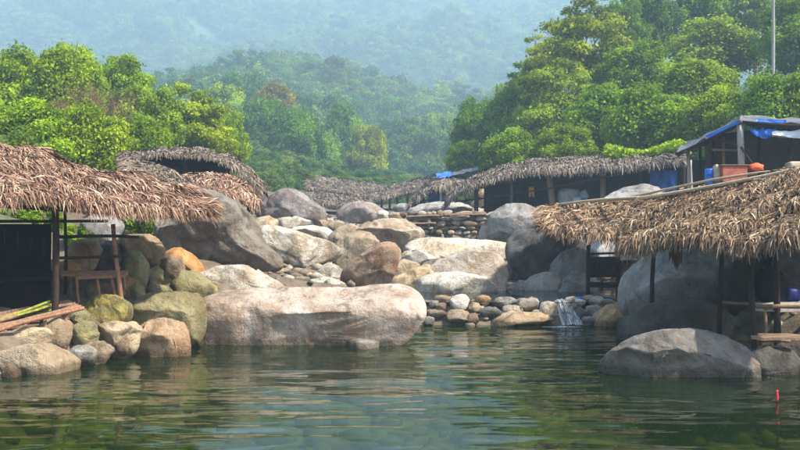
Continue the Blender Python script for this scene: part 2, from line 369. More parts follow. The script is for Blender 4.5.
def rock_mesh(c2, th, R, half, sub, seed, rough=1.0, drop=0.0, facets=7, pw=0.78):
    r = np.random.default_rng(seed); D, f = ico(sub); U = D
    t = np.mod(np.arctan2(U[:, 2], U[:, 0]), 2 * np.pi); s = np.hypot(U[:, 0], U[:, 2])
    Rt = np.interp(t, np.append(th, 2 * np.pi), np.append(R, R[0])); pl = Rt * s ** pw
    V = np.stack([pl * np.cos(t), half * np.sign(U[:, 1]) * np.abs(U[:, 1]) ** 0.8, pl * np.sin(t)], 1); size = float(np.mean(R))
    ext = np.array((np.abs(V[:, 0]).max(), half, np.abs(V[:, 2]).max()))
    W = V / ext
    for k in range(facets + 9):                       # broken faces
        n = r.normal(size=3); n[1] = n[1] * 1.2 - 0.5; n[2] += 0.25; n /= np.linalg.norm(n)
        d = W @ n; h = d.max() * r.uniform(0.60, 0.90); W = W - np.clip(d - h, 0, None)[:, None] * n * 0.97
    V = W * ext; o = r.uniform(0, 60, 3); q = V / max(size, 1e-3)
    amp = fbm(q * 0.9 + o, 3) * 0.09 + fbm(q * 2.2 + o, 6, 0.6) * 0.085 * rough
    amp += (0.5 - np.abs(fbm(q * 1.6 + o + 31, 3))) * 0.07 * rough - 0.03
    ax = r.normal(size=3) * 0.5 + np.array((0, 0, 1)); ax /= np.linalg.norm(ax)      # weathered bedding ledges
    led = np.mod((q @ ax) * r.uniform(1.4, 2.6) + fbm(q * 1.1 + o + 5, 3) * 0.9, 1.0); amp += (np.clip(led * 5, 0, 1) - led * 0.9) * 0.026 * rough * r.uniform(0.2, 1.2)
    amp -= np.clip(0.07 - np.abs(noise3(q * 1.0 + o + 9)), 0, 1) * 0.65 * rough * (r.random() < 0.8)
    Nn = V / (ext ** 2); Nn /= np.linalg.norm(Nn, axis=1)[:, None] + 1e-9
    V = V + Nn * (amp * size)[:, None]
    # bring the outline back to the traced one
    nb = {2: 16, 3: 28, 4: 60, 5: 90, 6: 120}[sub]
    t = np.mod(np.arctan2(V[:, 2], V[:, 0]), 2 * np.pi); pr = np.hypot(V[:, 0], V[:, 2]); b = (t / (2 * np.pi) * nb).astype(int) % nb
    mx = np.zeros(nb); np.maximum.at(mx, b, pr); tb = (np.arange(nb) + .5) / nb * 2 * np.pi; want = np.interp(tb, np.append(th, 2 * np.pi), np.append(R, R[0]))
    sc = np.clip(want / np.maximum(mx, 1e-4), 0.75, 1.75); sc = (np.roll(sc, 1) + 2 * sc + np.roll(sc, -1)) / 4
    sv = np.interp(t, np.concatenate([[tb[-1] - 2 * np.pi], tb, [tb[0] + 2 * np.pi]]), np.concatenate([[sc[-1]], sc, [sc[0]]]))
    V[:, 0] *= sv; V[:, 2] *= sv
    if drop > 0:
        zb = V[:, 2].min(); zm = zb * 0.15
        w = np.clip((zm - V[:, 2]) / (zm - zb + 1e-6), 0, 1); V[:, 2] -= drop * w ** 1.2
    return V, f

ROCKSEED = [100]
def rock(label, poly, Y, col, moss=0.0, thick=0.85, sub=4, name='boulder', parent=None, rough=1.0, cat='boulder', group=None, pw=0.78, facets=7, seat=True):
    ROCKSEED[0] += 1
    Y0 = Y
    for step in range(60):                                # push a rock back until the ground carries it
        w = [((px - CX) / F * Y, CAMH - (py - CY) / F * Y) for px, py in poly]
        c2, th, R = (None, None, None)
        xs_ = [a for a, _ in w]; zs_ = [b for _, b in w]; cx = (min(xs_) + max(xs_)) / 2
        width = max(xs_) - min(xs_); half = min(max(0.5 * width * thick, 0.12), 2.4)
        yc = Y + half * 0.35; hh = max(zs_) - min(zs_)
        tc = T(np.array([cx, cx - width * .25, cx + width * .25]), np.array([yc, yc, yc])); tmin = tc.min() - 0.08
        gap = max(0.0, min(zs_) - tmin)
        if not seat or min(zs_) < 0.22 or gap < 0.42 * hh or Y > Y0 * 1.22: break
        Y *= 1.006
    drop = (gap if min(zs_) < 0.1 else min(gap, 0.7 * hh)) if seat else 0.0
    c2, th, R = radial(w)
    V, f = rock_mesh(c2, th, R, half, sub, ROCKSEED[0], rough, drop, facets, pw)
    base = V[:, 2].min(); V[:, 2] -= base
    L = np.array((c2[0], yc, c2[1] + base))
    me = make_mesh(name, V, f)
    if parent is not None: L = L - loc_of(parent)
    o = obj(name, me, ROCK, parent, L, color=(*col, moss))
    if parent is None: tag(o, label, cat, group)
    return o
def box_poly(x0, x1, y0, y1, seed=0):
    r = np.random.default_rng(int(seed * 7 + x0 * 13 + y0 * 3)); n = 8; out = []
    for k in range(n):
        a = k / n * 2 * np.pi + r.uniform(-.15, .15); cx, sx = np.cos(a), np.sin(a)
        e = 0.62; u = np.sign(cx) * abs(cx) ** e; v = np.sign(sx) * abs(sx) ** e; m = r.uniform(.80, 1.08)
        out.append(((x0 + x1) / 2 + u * (x1 - x0) / 2 * m, (y0 + y1) / 2 - v * (y1 - y0) / 2 * m))
    return out
B = box_poly
GREY = (0.26, 0.255, 0.24); PALE = (0.47, 0.445, 0.385); TAN = (0.34, 0.275, 0.185); BROWN = (0.20, 0.152, 0.108); PINK = (0.36, 0.305, 0.255)
DARK = (0.115, 0.108, 0.10); ORNG = (0.38, 0.215, 0.08); OLIVE = (0.205, 0.185, 0.10); PURP = (0.22, 0.195, 0.19); WARM = (0.29, 0.235, 0.165)

# -- the left bank, from the water upwards
rock('large brown wedge-shaped boulder at the water in the lower left corner', [(-6, 352), (6, 343), (24, 341), (42, 345), (58, 353), (70, 361), (75, 371), (66, 378), (30, 379), (-6, 378)], 14.5, WARM, 0.16, 0.8, 5)
rock('small pointed dark stone in front of the wedge-shaped boulder', [(-2, 378), (2, 370), (9, 363), (15, 369), (21, 378)], 14.0, BROWN, 0.0, 1.0, 3)
rock('low tan rock right behind the wedge-shaped boulder', [(-4, 345), (6, 332), (22, 326), (42, 329), (54, 337), (50, 346), (20, 349)], 15.1, TAN, 0.2, 0.9)
rock('rounded brown boulder below the end of the bamboo walkway', [(36, 332), (43, 320), (56, 316), (68, 324), (71, 335), (64, 345), (45, 346)], 15.3, WARM, 0.16, 0.9)
rock('upright square mossy stone between two rounder ones at the left shore', [(72, 326), (80, 321), (94, 322), (97, 335), (95, 347), (76, 348), (72, 338)], 15.4, OLIVE, 0.35, 0.8, facets=10)
rock('flat mossy stone under the legs of the wooden bench', [(59, 318), (66, 310), (80, 309), (89, 315), (86, 325), (66, 326)], 15.9, OLIVE, 0.3, 0.9)
rock('big yellow-green mossy boulder in front of the wooden bench', [(81, 312), (86, 299), (99, 294), (118, 295), (128, 304), (128, 316), (117, 325), (93, 325), (84, 320)], 16.0, OLIVE, 0.42, 0.85, 5)
rock('pale mossy boulder with a dark streak beside the brown shore boulder', [(94, 333), (100, 323), (116, 320), (131, 323), (140, 331), (136, 343), (118, 349), (98, 347)], 15.9, TAN, 0.24, 0.85, 5)
rock('brown dome-shaped boulder at the water left of the long rock', [(126, 346), (130, 333), (144, 321), (162, 318), (178, 322), (188, 334), (190, 347), (176, 353), (140, 353)], 16.2, (0.29, 0.205, 0.13), 0.12, 0.8, 5)
rock('low wet stone lying in the water below the square mossy stone', [(64, 352), (70, 347), (84, 346), (95, 351), (92, 359), (70, 360)], 15.0, GREY, 0.05, 1.0)
rock('flat brown stone at the waterline below the pale mossy boulder', [(80, 348), (88, 342), (104, 343), (112, 350), (106, 356), (86, 356)], 15.3, BROWN, 0.1, 1.0)
rock('large rounded olive boulder leaning against the long rock', [(124, 316), (128, 302), (142, 294), (164, 291), (186, 293), (202, 300), (204, 325), (190, 340), (150, 338), (130, 330)], 17.3, OLIVE, 0.22, 0.75, 5)
rock('long pinkish whale-backed rock lying across the pool', [(184, 350), (183, 325), (188, 303), (206, 293), (240, 290), (290, 288), (330, 288), (358, 290), (378, 286), (398, 283), (414, 285), (425, 294), (430, 305), (427, 318), (420, 330), (395, 336), (340, 342), (290, 348), (235, 352)], 18.0, PINK, 0.0, 0.42, 6, rough=0.7, pw=0.62, facets=6)
rock('pale slope-topped boulder peeping over the left of the long rock', [(172, 290), (195, 274), (216, 266), (240, 265), (262, 275), (285, 288), (280, 300), (190, 300)], 19.6, (0.42, 0.39, 0.33), 0.1, 0.6, 5)
rock('sloping yellow-green slab between the orange rock and the long rock', [(162, 292), (165, 276), (176, 270), (190, 272), (206, 282), (219, 291), (210, 298), (176, 299)], 18.6, OLIVE, 0.4, 0.9)
rock('pale yellowish stone low against the sloping mossy slab', [(170, 296), (176, 286), (190, 285), (204, 292), (196, 300), (176, 300)], 17.9, TAN, 0.3, 1.0)
rock('smooth orange rock sloping down beside the dark overhang', [(158, 262), (163, 250), (176, 247), (188, 254), (196, 263), (205, 272), (198, 278), (176, 276)], 19.8, ORNG, 0.0, 1.0)
rock('dark mossy stone tucked below the smooth orange rock', [(158, 272), (160, 260), (169, 255), (180, 259), (184, 270), (174, 278)], 18.9, BROWN, 0.25, 1.0)
rock('large brown rounded boulder behind the end of the hut rail', [(112, 258), (113, 240), (124, 234), (146, 234), (160, 241), (166, 252), (160, 266), (140, 272), (120, 270)], 19.3, (0.27, 0.20, 0.125), 0.14, 0.9, 5)
rock('egg-shaped mossy boulder in front of the large brown one', [(120, 270), (123, 254), (131, 249), (140, 253), (147, 267), (145, 277), (130, 280)], 18.0, OLIVE, 0.3, 1.0)
rock('yellow-green stone right of the egg-shaped mossy boulder', [(143, 278), (146, 270), (156, 266), (164, 270), (164, 279), (154, 284)], 18.2, OLIVE, 0.35, 1.0)
rock('dark pyramid-shaped stone under the yellow-green one', [(142, 296), (146, 286), (152, 280), (158, 286), (165, 297), (154, 301)], 17.7, BROWN, 0.12, 1.0)
rock('mossy round stone above the big yellow-green boulder', [(122, 296), (125, 286), (134, 283), (143, 287), (144, 296), (133, 300)], 17.4, OLIVE, 0.33, 1.0)
rock('orange-brown stone by the right end of the wooden bench', [(115, 290), (118, 279), (127, 276), (137, 281), (138, 290), (127, 294)], 17.8, (0.32, 0.20, 0.10), 0.12, 1.0)
rock('small mossy stone squeezed against the orange-brown one', B(110, 126, 286, 299), 16.9, OLIVE, 0.3, 1.0, 3)
rock('tan rounded boulder seen between the hut rails', [(62, 258), (66, 244), (78, 238), (92, 241), (99, 250), (96, 262), (76, 266)], 18.6, (0.36, 0.25, 0.15), 0.08, 1.0)
rock('orange stone low behind the lowest hut rail', [(56, 272), (60, 261), (70, 259), (79, 267), (80, 276), (64, 278)], 17.6, ORNG, 0.0, 1.0, 3)
rock('very dark boulder behind the leaning hut post', [(94, 270), (97, 248), (106, 240), (117, 243), (120, 260), (116, 274)], 19.0, DARK, 0.02, 1.0)
rock('leaning grey slab under the eave of the near left hut', [(74, 240), (80, 222), (92, 213), (112, 214), (120, 226), (114, 242), (92, 246)], 21.0, (0.20, 0.195, 0.19), 0.05, 0.7)
rock('stack stone with mossy top below the bench seat', B(84, 100, 282, 297), 16.9, OLIVE, 0.3, 1.0, 3)
rock('shadowed stone under the middle of the bench', B(98, 114, 283, 297), 17.2, BROWN, 0.1, 1.0, 3)
rock('rounded stone at the foot of the main hut post', B(50, 66, 300, 316), 16.3, BROWN, 0.12, 1.0, 3)
lr = np.random.default_rng(88)
for lab, px, py, Yq, w_, c_, m_ in [
        ('small brown cobble right of the bench legs', 112, 304, 16.7, 13, BROWN, .1), ('mossy cobble behind the big yellow-green boulder', 134, 293, 17.2, 14, OLIVE, .3),
        ('olive cobble below the dark pyramid-shaped stone', 150, 303, 16.8, 15, OLIVE, .35), ('tan cobble left of the dark pyramid-shaped stone', 140, 301, 16.7, 12, TAN, .1),
        ('mossy cobble between the yellow-green stone and the sloping slab', 168, 285, 18.3, 14, OLIVE, .3), ('brown cobble below the flat mossy stone at the bench', 62, 324, 15.7, 14, BROWN, .15),
        ('tan cobble between the square mossy stone and the wedge-shaped boulder', 62, 346, 15.0, 16, TAN, .1), ('small olive cobble at the waterline right of the square mossy stone', 99, 349, 15.4, 13, OLIVE, .2),
        ('brown cobble at the waterline left of the brown dome-shaped boulder', 122, 349, 15.7, 14, BROWN, .05), ('pale cobble below the end of the red walkway poles', 74, 316, 15.7, 12, WARM, .1),
        ('mossy cobble left of the large brown rounded boulder', 108, 268, 18.4, 15, OLIVE, .2), ('tan cobble in front of the large brown rounded boulder', 152, 268, 18.9, 14, TAN, .1),
        ('pale cobble right of the sloping yellow-green slab', 214, 291, 18.6, 13, WARM, .1), ('mossy cobble above the large rounded olive boulder', 160, 294, 17.8, 15, OLIVE, .35)]:
    h_ = w_ * lr.uniform(.6, .85)
    rock(lab, B(px - w_ / 2, px + w_ / 2, py - h_, py + 2), Yq, c_, m_, 1.0, 3, 'cobble', cat='cobble', group='cobbles on the left bank', facets=10)
rock('mossy slab under the bamboo walkway', [(8, 330), (20, 316), (40, 312), (54, 318), (52, 330), (30, 336)], 15.9, BROWN, 0.2, 1.0)

# -- the great left overhang and the middle of the stream
rock('huge dark grey boulder overhanging beside the left thatched roof', [(150, 270), (152, 215), (165, 190), (188, 185), (212, 190), (236, 202), (250, 216), (259, 232), (262, 244), (284, 259), (287, 267), (272, 276), (238, 270), (205, 276), (175, 282)], 22.3, (0.165, 0.145, 0.12), 0.0, 0.75, 6, rough=1.1)
rock('broad pale slab with a dark undercut face in mid stream', [(252, 240), (256, 227), (272, 225), (292, 229), (312, 236), (336, 243), (345, 254), (330, 264), (312, 270), (297, 277), (280, 273), (262, 262)], 26.5, PALE, 0.02, 0.8, 5, pw=0.66)
rock('grey and yellow cracked boulder left of the pointed brown rock', [(330, 262), (332, 246), (342, 235), (358, 230), (372, 233), (381, 242), (378, 256), (366, 266), (345, 270)], 27.0, WARM, 0.12, 0.9, 5)
rock('pointed reddish-brown boulder in the middle of the stream', [(337, 285), (339, 273), (352, 260), (368, 249), (384, 241), (397, 243), (403, 253), (398, 266), (390, 282), (374, 289), (350, 290)], 23.8, (0.29, 0.205, 0.145), 0.0, 0.8, 5, facets=10)
rock('broad rounded brown-grey boulder behind the pointed one', [(352, 236), (362, 223), (382, 218), (404, 218), (420, 226), (428, 236), (420, 245), (390, 247), (362, 246)], 32.5, (0.33, 0.27, 0.205), 0.0, 0.8, 5)
rock('flat cream slab below the dry stone wall', [(400, 250), (406, 242), (424, 238), (460, 238), (500, 241), (520, 247), (514, 256), (470, 262), (430, 260)], 29.0, (0.52, 0.475, 0.385), 0.0, 0.6, 5)
rock('large brown-faced boulder above the upper pool', [(418, 284), (424, 270), (440, 260), (466, 252), (490, 250), (505, 257), (511, 274), (507, 290), (480, 294), (440, 293)], 25.5, (0.35, 0.31, 0.26), 0.0, 0.75, 5, pw=0.66)
rock('pale water-worn rock with a black end at the upper pool', [(413, 288), (419, 278), (436, 273), (462, 272), (486, 277), (501, 288), (500, 296), (460, 298), (422, 296)], 23.9, (0.46, 0.44, 0.38), 0.04, 0.6, 5)
rock('tall smooth grey boulder right of the dry stone wall', [(477, 242), (482, 228), (494, 211), (508, 203), (526, 203), (540, 210), (548, 224), (546, 242), (520, 248), (490, 247)], 33.0, GREY, 0.0, 0.9, 5)
rock('wide dark boulder overhanging shadow by the stall roof', [(506, 256), (509, 240), (522, 230), (548, 227), (580, 230), (592, 242), (590, 258), (570, 266), (530, 268)], 28.0, DARK, 0.0, 0.9, 5)
rock('shadow-dark recessed rock under the wide dark boulder', [(505, 278), (508, 264), (524, 260), (552, 262), (558, 276), (550, 288), (515, 290)], 28.6, (0.11, 0.10, 0.09), 0.0, 0.8)  # dark colour stands in for the shadow below the overhanging boulder
rock('small angular pale rock standing in the upper pool', [(524, 288), (530, 277), (544, 272), (558, 273), (564, 282), (560, 292), (535, 294)], 25.6, (0.40, 0.38, 0.35), 0.04, 0.9, facets=11)
rock('low grey stone left of the small angular pale rock', [(505, 291), (514, 284), (526, 281), (536, 286), (536, 294), (514, 295)], 25.0, GREY, 0.05, 1.0)
rock('smooth dark dome-shaped boulder behind the stall posts', [(551, 282), (553, 264), (562, 252), (578, 247), (594, 252), (602, 266), (600, 284), (575, 290)], 27.2, (0.19, 0.185, 0.18), 0.0, 0.9, 5)
rock('grey boulder at the left foot of the stall', [(560, 290), (568, 276), (580, 268), (594, 270), (600, 284), (594, 294), (572, 296)], 26.0, (0.24, 0.235, 0.22), 0.0, 0.9)
rock('low dark wet rock at the edge of the upper pool by the stall', [(556, 296), (564, 285), (580, 281), (594, 287), (598, 296), (576, 299)], 24.8, (0.20, 0.195, 0.185), 0.0, 0.9)
rock('pale smooth boulder seen between the two stall posts', [(594, 262), (596, 244), (606, 234), (628, 232), (648, 238), (652, 258), (630, 270)], 28.5, (0.47, 0.46, 0.45), 0.0, 0.7)
rock('great smooth grey rock under the right thatched roof', [(618, 306), (623, 288), (634, 270), (652, 256), (676, 249), (700, 247), (726, 250), (744, 258), (756, 272), (758, 300), (740, 314), (690, 316), (640, 314)], 20.6, (0.27, 0.265, 0.255), 0.0, 0.6, 6, rough=0.7, pw=0.66)
rock('dark wet low rock behind the foremost right boulder', [(612, 331), (630, 319), (652, 306), (676, 299), (704, 299), (722, 305), (734, 318), (728, 334), (690, 337), (640, 336)], 18.2, (0.085, 0.082, 0.07), 0.10, 0.6, 5)
rock('big speckled grey boulder foremost on the right in the water', [(602, 383), (604, 366), (618, 349), (640, 337), (664, 331), (694, 330), (724, 335), (750, 344), (764, 358), (764, 380), (720, 387), (640, 388)], 14.0, (0.155, 0.15, 0.14), 0.24, 0.55, 6, rough=0.8, pw=0.64)
rock('tan and orange boulder at the right end of the weir', [(592, 323), (600, 313), (612, 305), (625, 303), (634, 310), (637, 321), (622, 327), (600, 327)], 21.0, (0.40, 0.29, 0.15), 0.06, 0.9)
rock('rounded shade-dark boulder beneath the right hut platform', [(724, 292), (730, 270), (744, 259), (764, 262), (772, 284), (760, 300), (735, 302)], 17.9, (0.06, 0.057, 0.045), 0.10, 0.7)  # base colour darkened to stand in for the shade under the roof
rock('smooth boulder coloured shade-dark in the right hut', [(768, 286), (772, 258), (786, 247), (806, 252), (820, 272), (812, 296), (780, 300)], 17.9, (0.05, 0.05, 0.047), 0.05, 0.5)  # near-black colour paints the roof's shade onto this boulder
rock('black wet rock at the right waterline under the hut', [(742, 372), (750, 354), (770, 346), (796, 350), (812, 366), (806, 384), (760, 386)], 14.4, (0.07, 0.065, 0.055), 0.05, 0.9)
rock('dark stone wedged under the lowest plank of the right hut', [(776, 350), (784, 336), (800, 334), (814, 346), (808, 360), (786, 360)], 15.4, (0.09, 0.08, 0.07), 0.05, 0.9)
rock('thin layered pale slab right of the pointed boulder', [(396, 262), (402, 253), (416, 249), (432, 255), (440, 262), (424, 267), (404, 268)], 27.6, PALE, 0.0, 0.9)
rock('yellowish block right of the pointed boulder foot', [(388, 276), (392, 264), (404, 259), (420, 264), (422, 273), (404, 279)], 26.2, TAN, 0.02, 0.9)
rock('angular tan rock above the black-ended pale rock', [(388, 287), (398, 277), (414, 268), (430, 264), (440, 272), (436, 284), (416, 291), (396, 292)], 24.8, (0.40, 0.31, 0.19), 0.0, 0.8, facets=11)
rock('smooth grey stone in front of the flat cream slab', [(418, 274), (424, 263), (438, 258), (456, 262), (456, 272), (436, 278)], 27.0, GREY, 0.0, 0.9)
rock('grey stone left of the foot of the pointed boulder', [(314, 282), (318, 269), (328, 262), (340, 267), (344, 280), (330, 287)], 25.2, (0.33, 0.31, 0.28), 0.0, 1.0)
rock('dark brown stone under the undercut slab', [(295, 284), (299, 272), (310, 269), (320, 275), (320, 286), (305, 289)], 25.0, BROWN, 0.0, 1.0)
rock('pale low rock above the middle of the long rock', [(300, 290), (308, 281), (324, 277), (342, 282), (346, 291), (320, 294)], 23.2, PALE, 0.0, 1.0)
rock('white pointed stone above the long rock', [(318, 290), (324, 281), (332, 277), (340, 284), (344, 292)], 22.4, PALE, 0.0, 1.0, 3)
rock('shadowed brown rock in the gap beside the overhang', [(262, 286), (268, 272), (284, 268), (300, 275), (300, 288), (280, 294)], 23.6, BROWN, 0.0, 1.0)
rock('smooth pale stone between the long rock and pointed boulder', [(372, 294), (378, 287), (390, 284), (402, 289), (402, 297), (384, 299)], 21.6, (0.42, 0.33, 0.23), 0.0, 1.0)
# -- further upstream
rock('purple-grey peaked boulder by the left far bank', [(262, 214), (264, 200), (274, 190), (290, 187), (302, 193), (316, 203), (330, 214), (322, 221), (290, 221)], 44.0, PURP, 0.0, 0.8, 5)
rock('dark lumpy rock left of the peaked boulder', [(254, 212), (256, 199), (264, 194), (276, 197), (280, 210), (268, 217)], 43.0, (0.17, 0.15, 0.15), 0.0, 0.9)
rock('low grey-brown domed rock far up the stream', [(333, 214), (342, 205), (358, 200), (374, 203), (386, 212), (380, 218), (345, 218)], 52.0, (0.27, 0.235, 0.215), 0.0, 0.8)
rock('long pale grey domed rock in front of the far right huts', [(402, 213), (416, 205), (438, 201), (462, 202), (478, 209), (476, 217), (430, 219)], 46.0, (0.36, 0.36, 0.35), 0.0, 0.6, 5)
rock('flat cream stone ledge below the peaked boulder', [(266, 224), (276, 217), (296, 215), (314, 219), (316, 226), (290, 230)], 38.5, PALE, 0.06, 0.8)
rock('yellowish stone at the left of the flat cream ledge', [(252, 228), (256, 218), (268, 215), (278, 221), (276, 229), (262, 231)], 37.0, TAN, 0.12, 1.0)
rock('thin white slab in the middle distance', [(284, 234), (292, 227), (312, 225), (332, 229), (334, 236), (308, 239)], 33.5, (0.56, 0.53, 0.47), 0.0, 0.8)
rock('small dark flat stone beside the flat cream ledge', B(306, 326, 216, 224), 38.0, DARK, 0.0, 1.0, 3)
rock('yellow round stone left of the broad brown-grey boulder', B(314, 330, 219, 229), 36.0, TAN, 0.06, 1.0, 3)
rock('second yellow stone nearer the broad brown-grey boulder', B(327, 345, 220, 230), 35.5, WARM, 0.06, 1.0, 3)
rock('brown sloping stone left of the broad brown-grey boulder', [(326, 238), (336, 228), (350, 223), (362, 228), (362, 238), (342, 243)], 34.0, (0.34, 0.27, 0.19), 0.0, 0.9)
rock('small grey stone perched on the yellowish stones', B(272, 288, 211, 219), 40.5, GREY, 0.0, 1.0, 3)
rock('pale cobble on the far gravel left of the wall', B(376, 390, 210, 217), 41.0, PALE, 0.0, 1.0, 3)
rock('tan cobble on the far gravel left of the wall', B(388, 402, 212, 220), 39.0, TAN, 0.0, 1.0, 3)
rock('grey stone at the right foot of the dry stone wall', [(452, 240), (458, 233), (474, 231), (484, 237), (482, 244), (462, 246)], 34.5, GREY, 0.0, 0.9)
rock('grey domed rock standing before the long right hut', [(596, 204), (606, 195), (626, 187), (648, 183), (664, 187), (676, 198), (672, 210), (620, 214)], 34.0, (0.25, 0.25, 0.245), 0.0, 0.7, 5)
rock('round tan boulder under the left end of the long hut', [(474, 206), (477, 193), (484, 188), (490, 194), (491, 206), (483, 210)], 45.5, (0.33, 0.24, 0.16), 0.0, 1.0)
rock('small pale rock before the far blue-walled hut', B(392, 412, 203, 212), 56.0, GREY, 0.0, 1.0, 3)
rock('low pale stone between the domed rock and the wall', B(470, 494, 208, 217), 41.0, PALE, 0.0, 1.0, 3)
rock('submerged flat stone breaking the surface near the long rock', [(340, 343), (352, 339), (372, 340), (384, 344), (368, 347)], 17.3, GREY, 0.0, 1.0, 3)

# -- weir of loose stones
weir = empty('stone_weir', (3.0, 21.6, 0.0), 'low weir of loose stones holding back the upper pool', 'weir')
WS = [(433, 453, 295, 305, TAN), (449, 470, 294, 313, (0.55, 0.53, 0.48)), (435, 448, 303, 312, BROWN), (468, 481, 302, 313, TAN), (474, 493, 295, 304, (0.42, 0.28, 0.16)),
      (493, 517, 296, 308, GREY), (515, 541, 298, 313, (0.46, 0.45, 0.42)), (539, 560, 300, 319, PALE), (425, 447, 309, 321, BROWN), (446, 471, 309, 325, WARM),
      (466, 480, 313, 325, BROWN), (478, 503, 306, 319, DARK), (501, 526, 305, 317, (0.47, 0.44, 0.38)), (478, 558, 312, 328, (0.46, 0.36, 0.24)), (420, 436, 316, 327, GREY),
      (564, 577, 297, 305, GREY), (574, 586, 298, 307, (0.45, 0.45, 0.43)), (583, 594, 295, 302, TAN), (589, 605, 296, 306, PALE), (620, 630, 294, 303, TAN),
      (564, 582, 303, 313, BROWN), (568, 592, 311, 320, DARK), (584, 606, 305, 315, GREY), (602, 617, 299, 308, WARM), (612, 626, 302, 312, TAN), (560, 574, 312, 322, GREY),
      (520, 545, 313, 322, WARM), (428, 440, 300, 310, GREY), (600, 616, 313, 322, BROWN), (580, 600, 316, 325, GREY)]
wr = np.random.default_rng(61)
for k in range(34):
    x0 = wr.uniform(420, 628); y1 = wr.uniform(304, 325); w_ = wr.uniform(7, 15)
    if 553 < x0 + w_ / 2 < 572: continue
    WS.append((x0, x0 + w_, y1 - w_ * wr.uniform(.45, .8), y1, [GREY, BROWN, DARK, WARM, TAN, PALE][wr.integers(6)]))
for k, (x0, x1, y0, y1, c) in enumerate(WS):
    yy = 21.2 + (325 - y1) * 0.035
    rock('', B(x0, x1, y0, y1, k), yy + (0.12 if k > 29 else 0), tuple(v * .85 for v in c), 0.05, 0.8, 3, 'stone', weir, seat=False, rough=1.5, facets=14)

# -- cascade through the gap in the weir
def cascade():
    n, m = 14, 22; V = []
    for j in range(m):
        t = j / (m - 1)
        y = 21.95 - 1.05 * t; z = 0.49 - 0.47 * t ** 1.15
        for i in range(n):
            u = i / (n - 1) - 0.5
            x = P(561, 310, 21.5)[0] + 0.06 + u * (0.26 + 0.22 * t) + 0.10 * t + 0.012 * math.sin(9 * t + 12 * u)
            V.append((x, y + 0.03 * math.sin(21 * u), z + 0.010 * math.sin(17 * u + 2 * t) + 0.03 * math.cos(u * 3)))
    i = np.arange(n * m).reshape(m, n); f = np.stack([i[:-1, :-1], i[:-1, 1:], i[1:, 1:], i[1:, :-1]], -1).reshape(-1, 4)
    obj('cascade_water', make_mesh('cascade_water', np.array(V), f), FOAM, kind='structure')
    V = []; n, m = 30, 10
    for j in range(m):
        for i_ in range(n):
            a = i_ / (n) * 2 * math.pi; r = j / (m - 1)
            V.append((P(563, 322, 20.8)[0] + math.cos(a) * r * 0.42 * (1 + .15 * math.sin(3 * a)), 20.75 + math.sin(a) * r * 0.16, 0.010 + 0.012 * (1 - r) * (1 + math.sin(5 * a + 9 * r))))
    i = np.arange(n * m).reshape(m, n); f = np.stack([i[:-1], np.roll(i[:-1], -1, 1), np.roll(i[1:], -1, 1), i[1:]], -1).reshape(-1, 4)
    obj('foam_water', make_mesh('foam_water', np.array(V), f), FOAM, kind='structure')
cascade()

# -- gravel and small stones wedged between the boulders
def scatter_stones(name, n, xr, yr, smin, smax, seed, accept, mat_cols):
    r = np.random.default_rng(seed); D, f0 = ico(1); Vs, Fs, Ts = [], [], []; k = 0
    X = r.uniform(*xr, n); Y = r.uniform(*yr, n); ok = accept(X, Y); X, Y = X[ok], Y[ok]; Z = T(X, Y)
    for x, y, z in zip(X, Y, Z):
        s = smin * (smax / smin) ** r.random() ** 1.5
        v = D * (1 + 0.25 * r.normal(size=(len(D), 1)) * 0.6) * s * np.array((r.uniform(.8, 1.5), r.uniform(.8, 1.3), r.uniform(.45, .85)))
        a = r.uniform(0, 6.28); ca, sa = math.cos(a), math.sin(a); v = np.stack([v[:, 0] * ca - v[:, 1] * sa, v[:, 0] * sa + v[:, 1] * ca, v[:, 2]], 1)
        Vs.append(v + np.array((x, y, z + s * 0.25))); Fs.append(f0 + k); Ts.append(np.full(len(D), r.random())); k += len(D)
    return make_mesh(name, np.concatenate(Vs), np.concatenate(Fs), True, {'tint': np.concatenate(Ts)})
def mat_gravel():
    s = NT('gravel_stone'); at = s.n('ShaderNodeAttribute', _attribute_name='tint'); tc = s.n('ShaderNodeTexCoord')
    c = s.ramp(at.outputs['Fac'], [(0, (0.06, 0.05, 0.04)), (0.35, (0.16, 0.13, 0.095)), (0.7, (0.28, 0.23, 0.16)), (1, (0.42, 0.38, 0.32))])
    n = s.noise(14, 5, 0.65, tc.outputs['Object']); c = s.mix(1.0, c, s.ramp(n, [(0.3, (0.6, 0.56, 0.5)), (0.7, (1.15, 1.15, 1.12))]), 'MULTIPLY')
    s.principled(c, 0.85, n, 0.5, 0.03); return s.m
GRAVEL = mat_gravel()
def acc(X, Y): return ~((X < -4.4) & (Y < 21)) & (X > interp(Y, XL) - 4.0) & (X < interp(Y, XR) + 2.2) & (T(X, Y, False) > np.where(Y > 21.6, 0.45, -0.1))
obj('gravel', scatter_stones('gravel', 7000, (-10, 9), (14, 62), 0.05, 0.22, 5, acc, None), GRAVEL, kind='stuff')
BEDSTONE = mat_plain('algae_covered_stone', (0.05, 0.05, 0.022), (0.15, 0.125, 0.06), 2.0, 0.8)
def acc2(X, Y): return T(X, Y, False) < -0.02
obj('pool_bed_stones', scatter_stones('pool_bed_stones', 1600, (-7, 7), (7, 20.8), 0.06, 0.30, 6, acc2, None), BEDSTONE, kind='stuff')

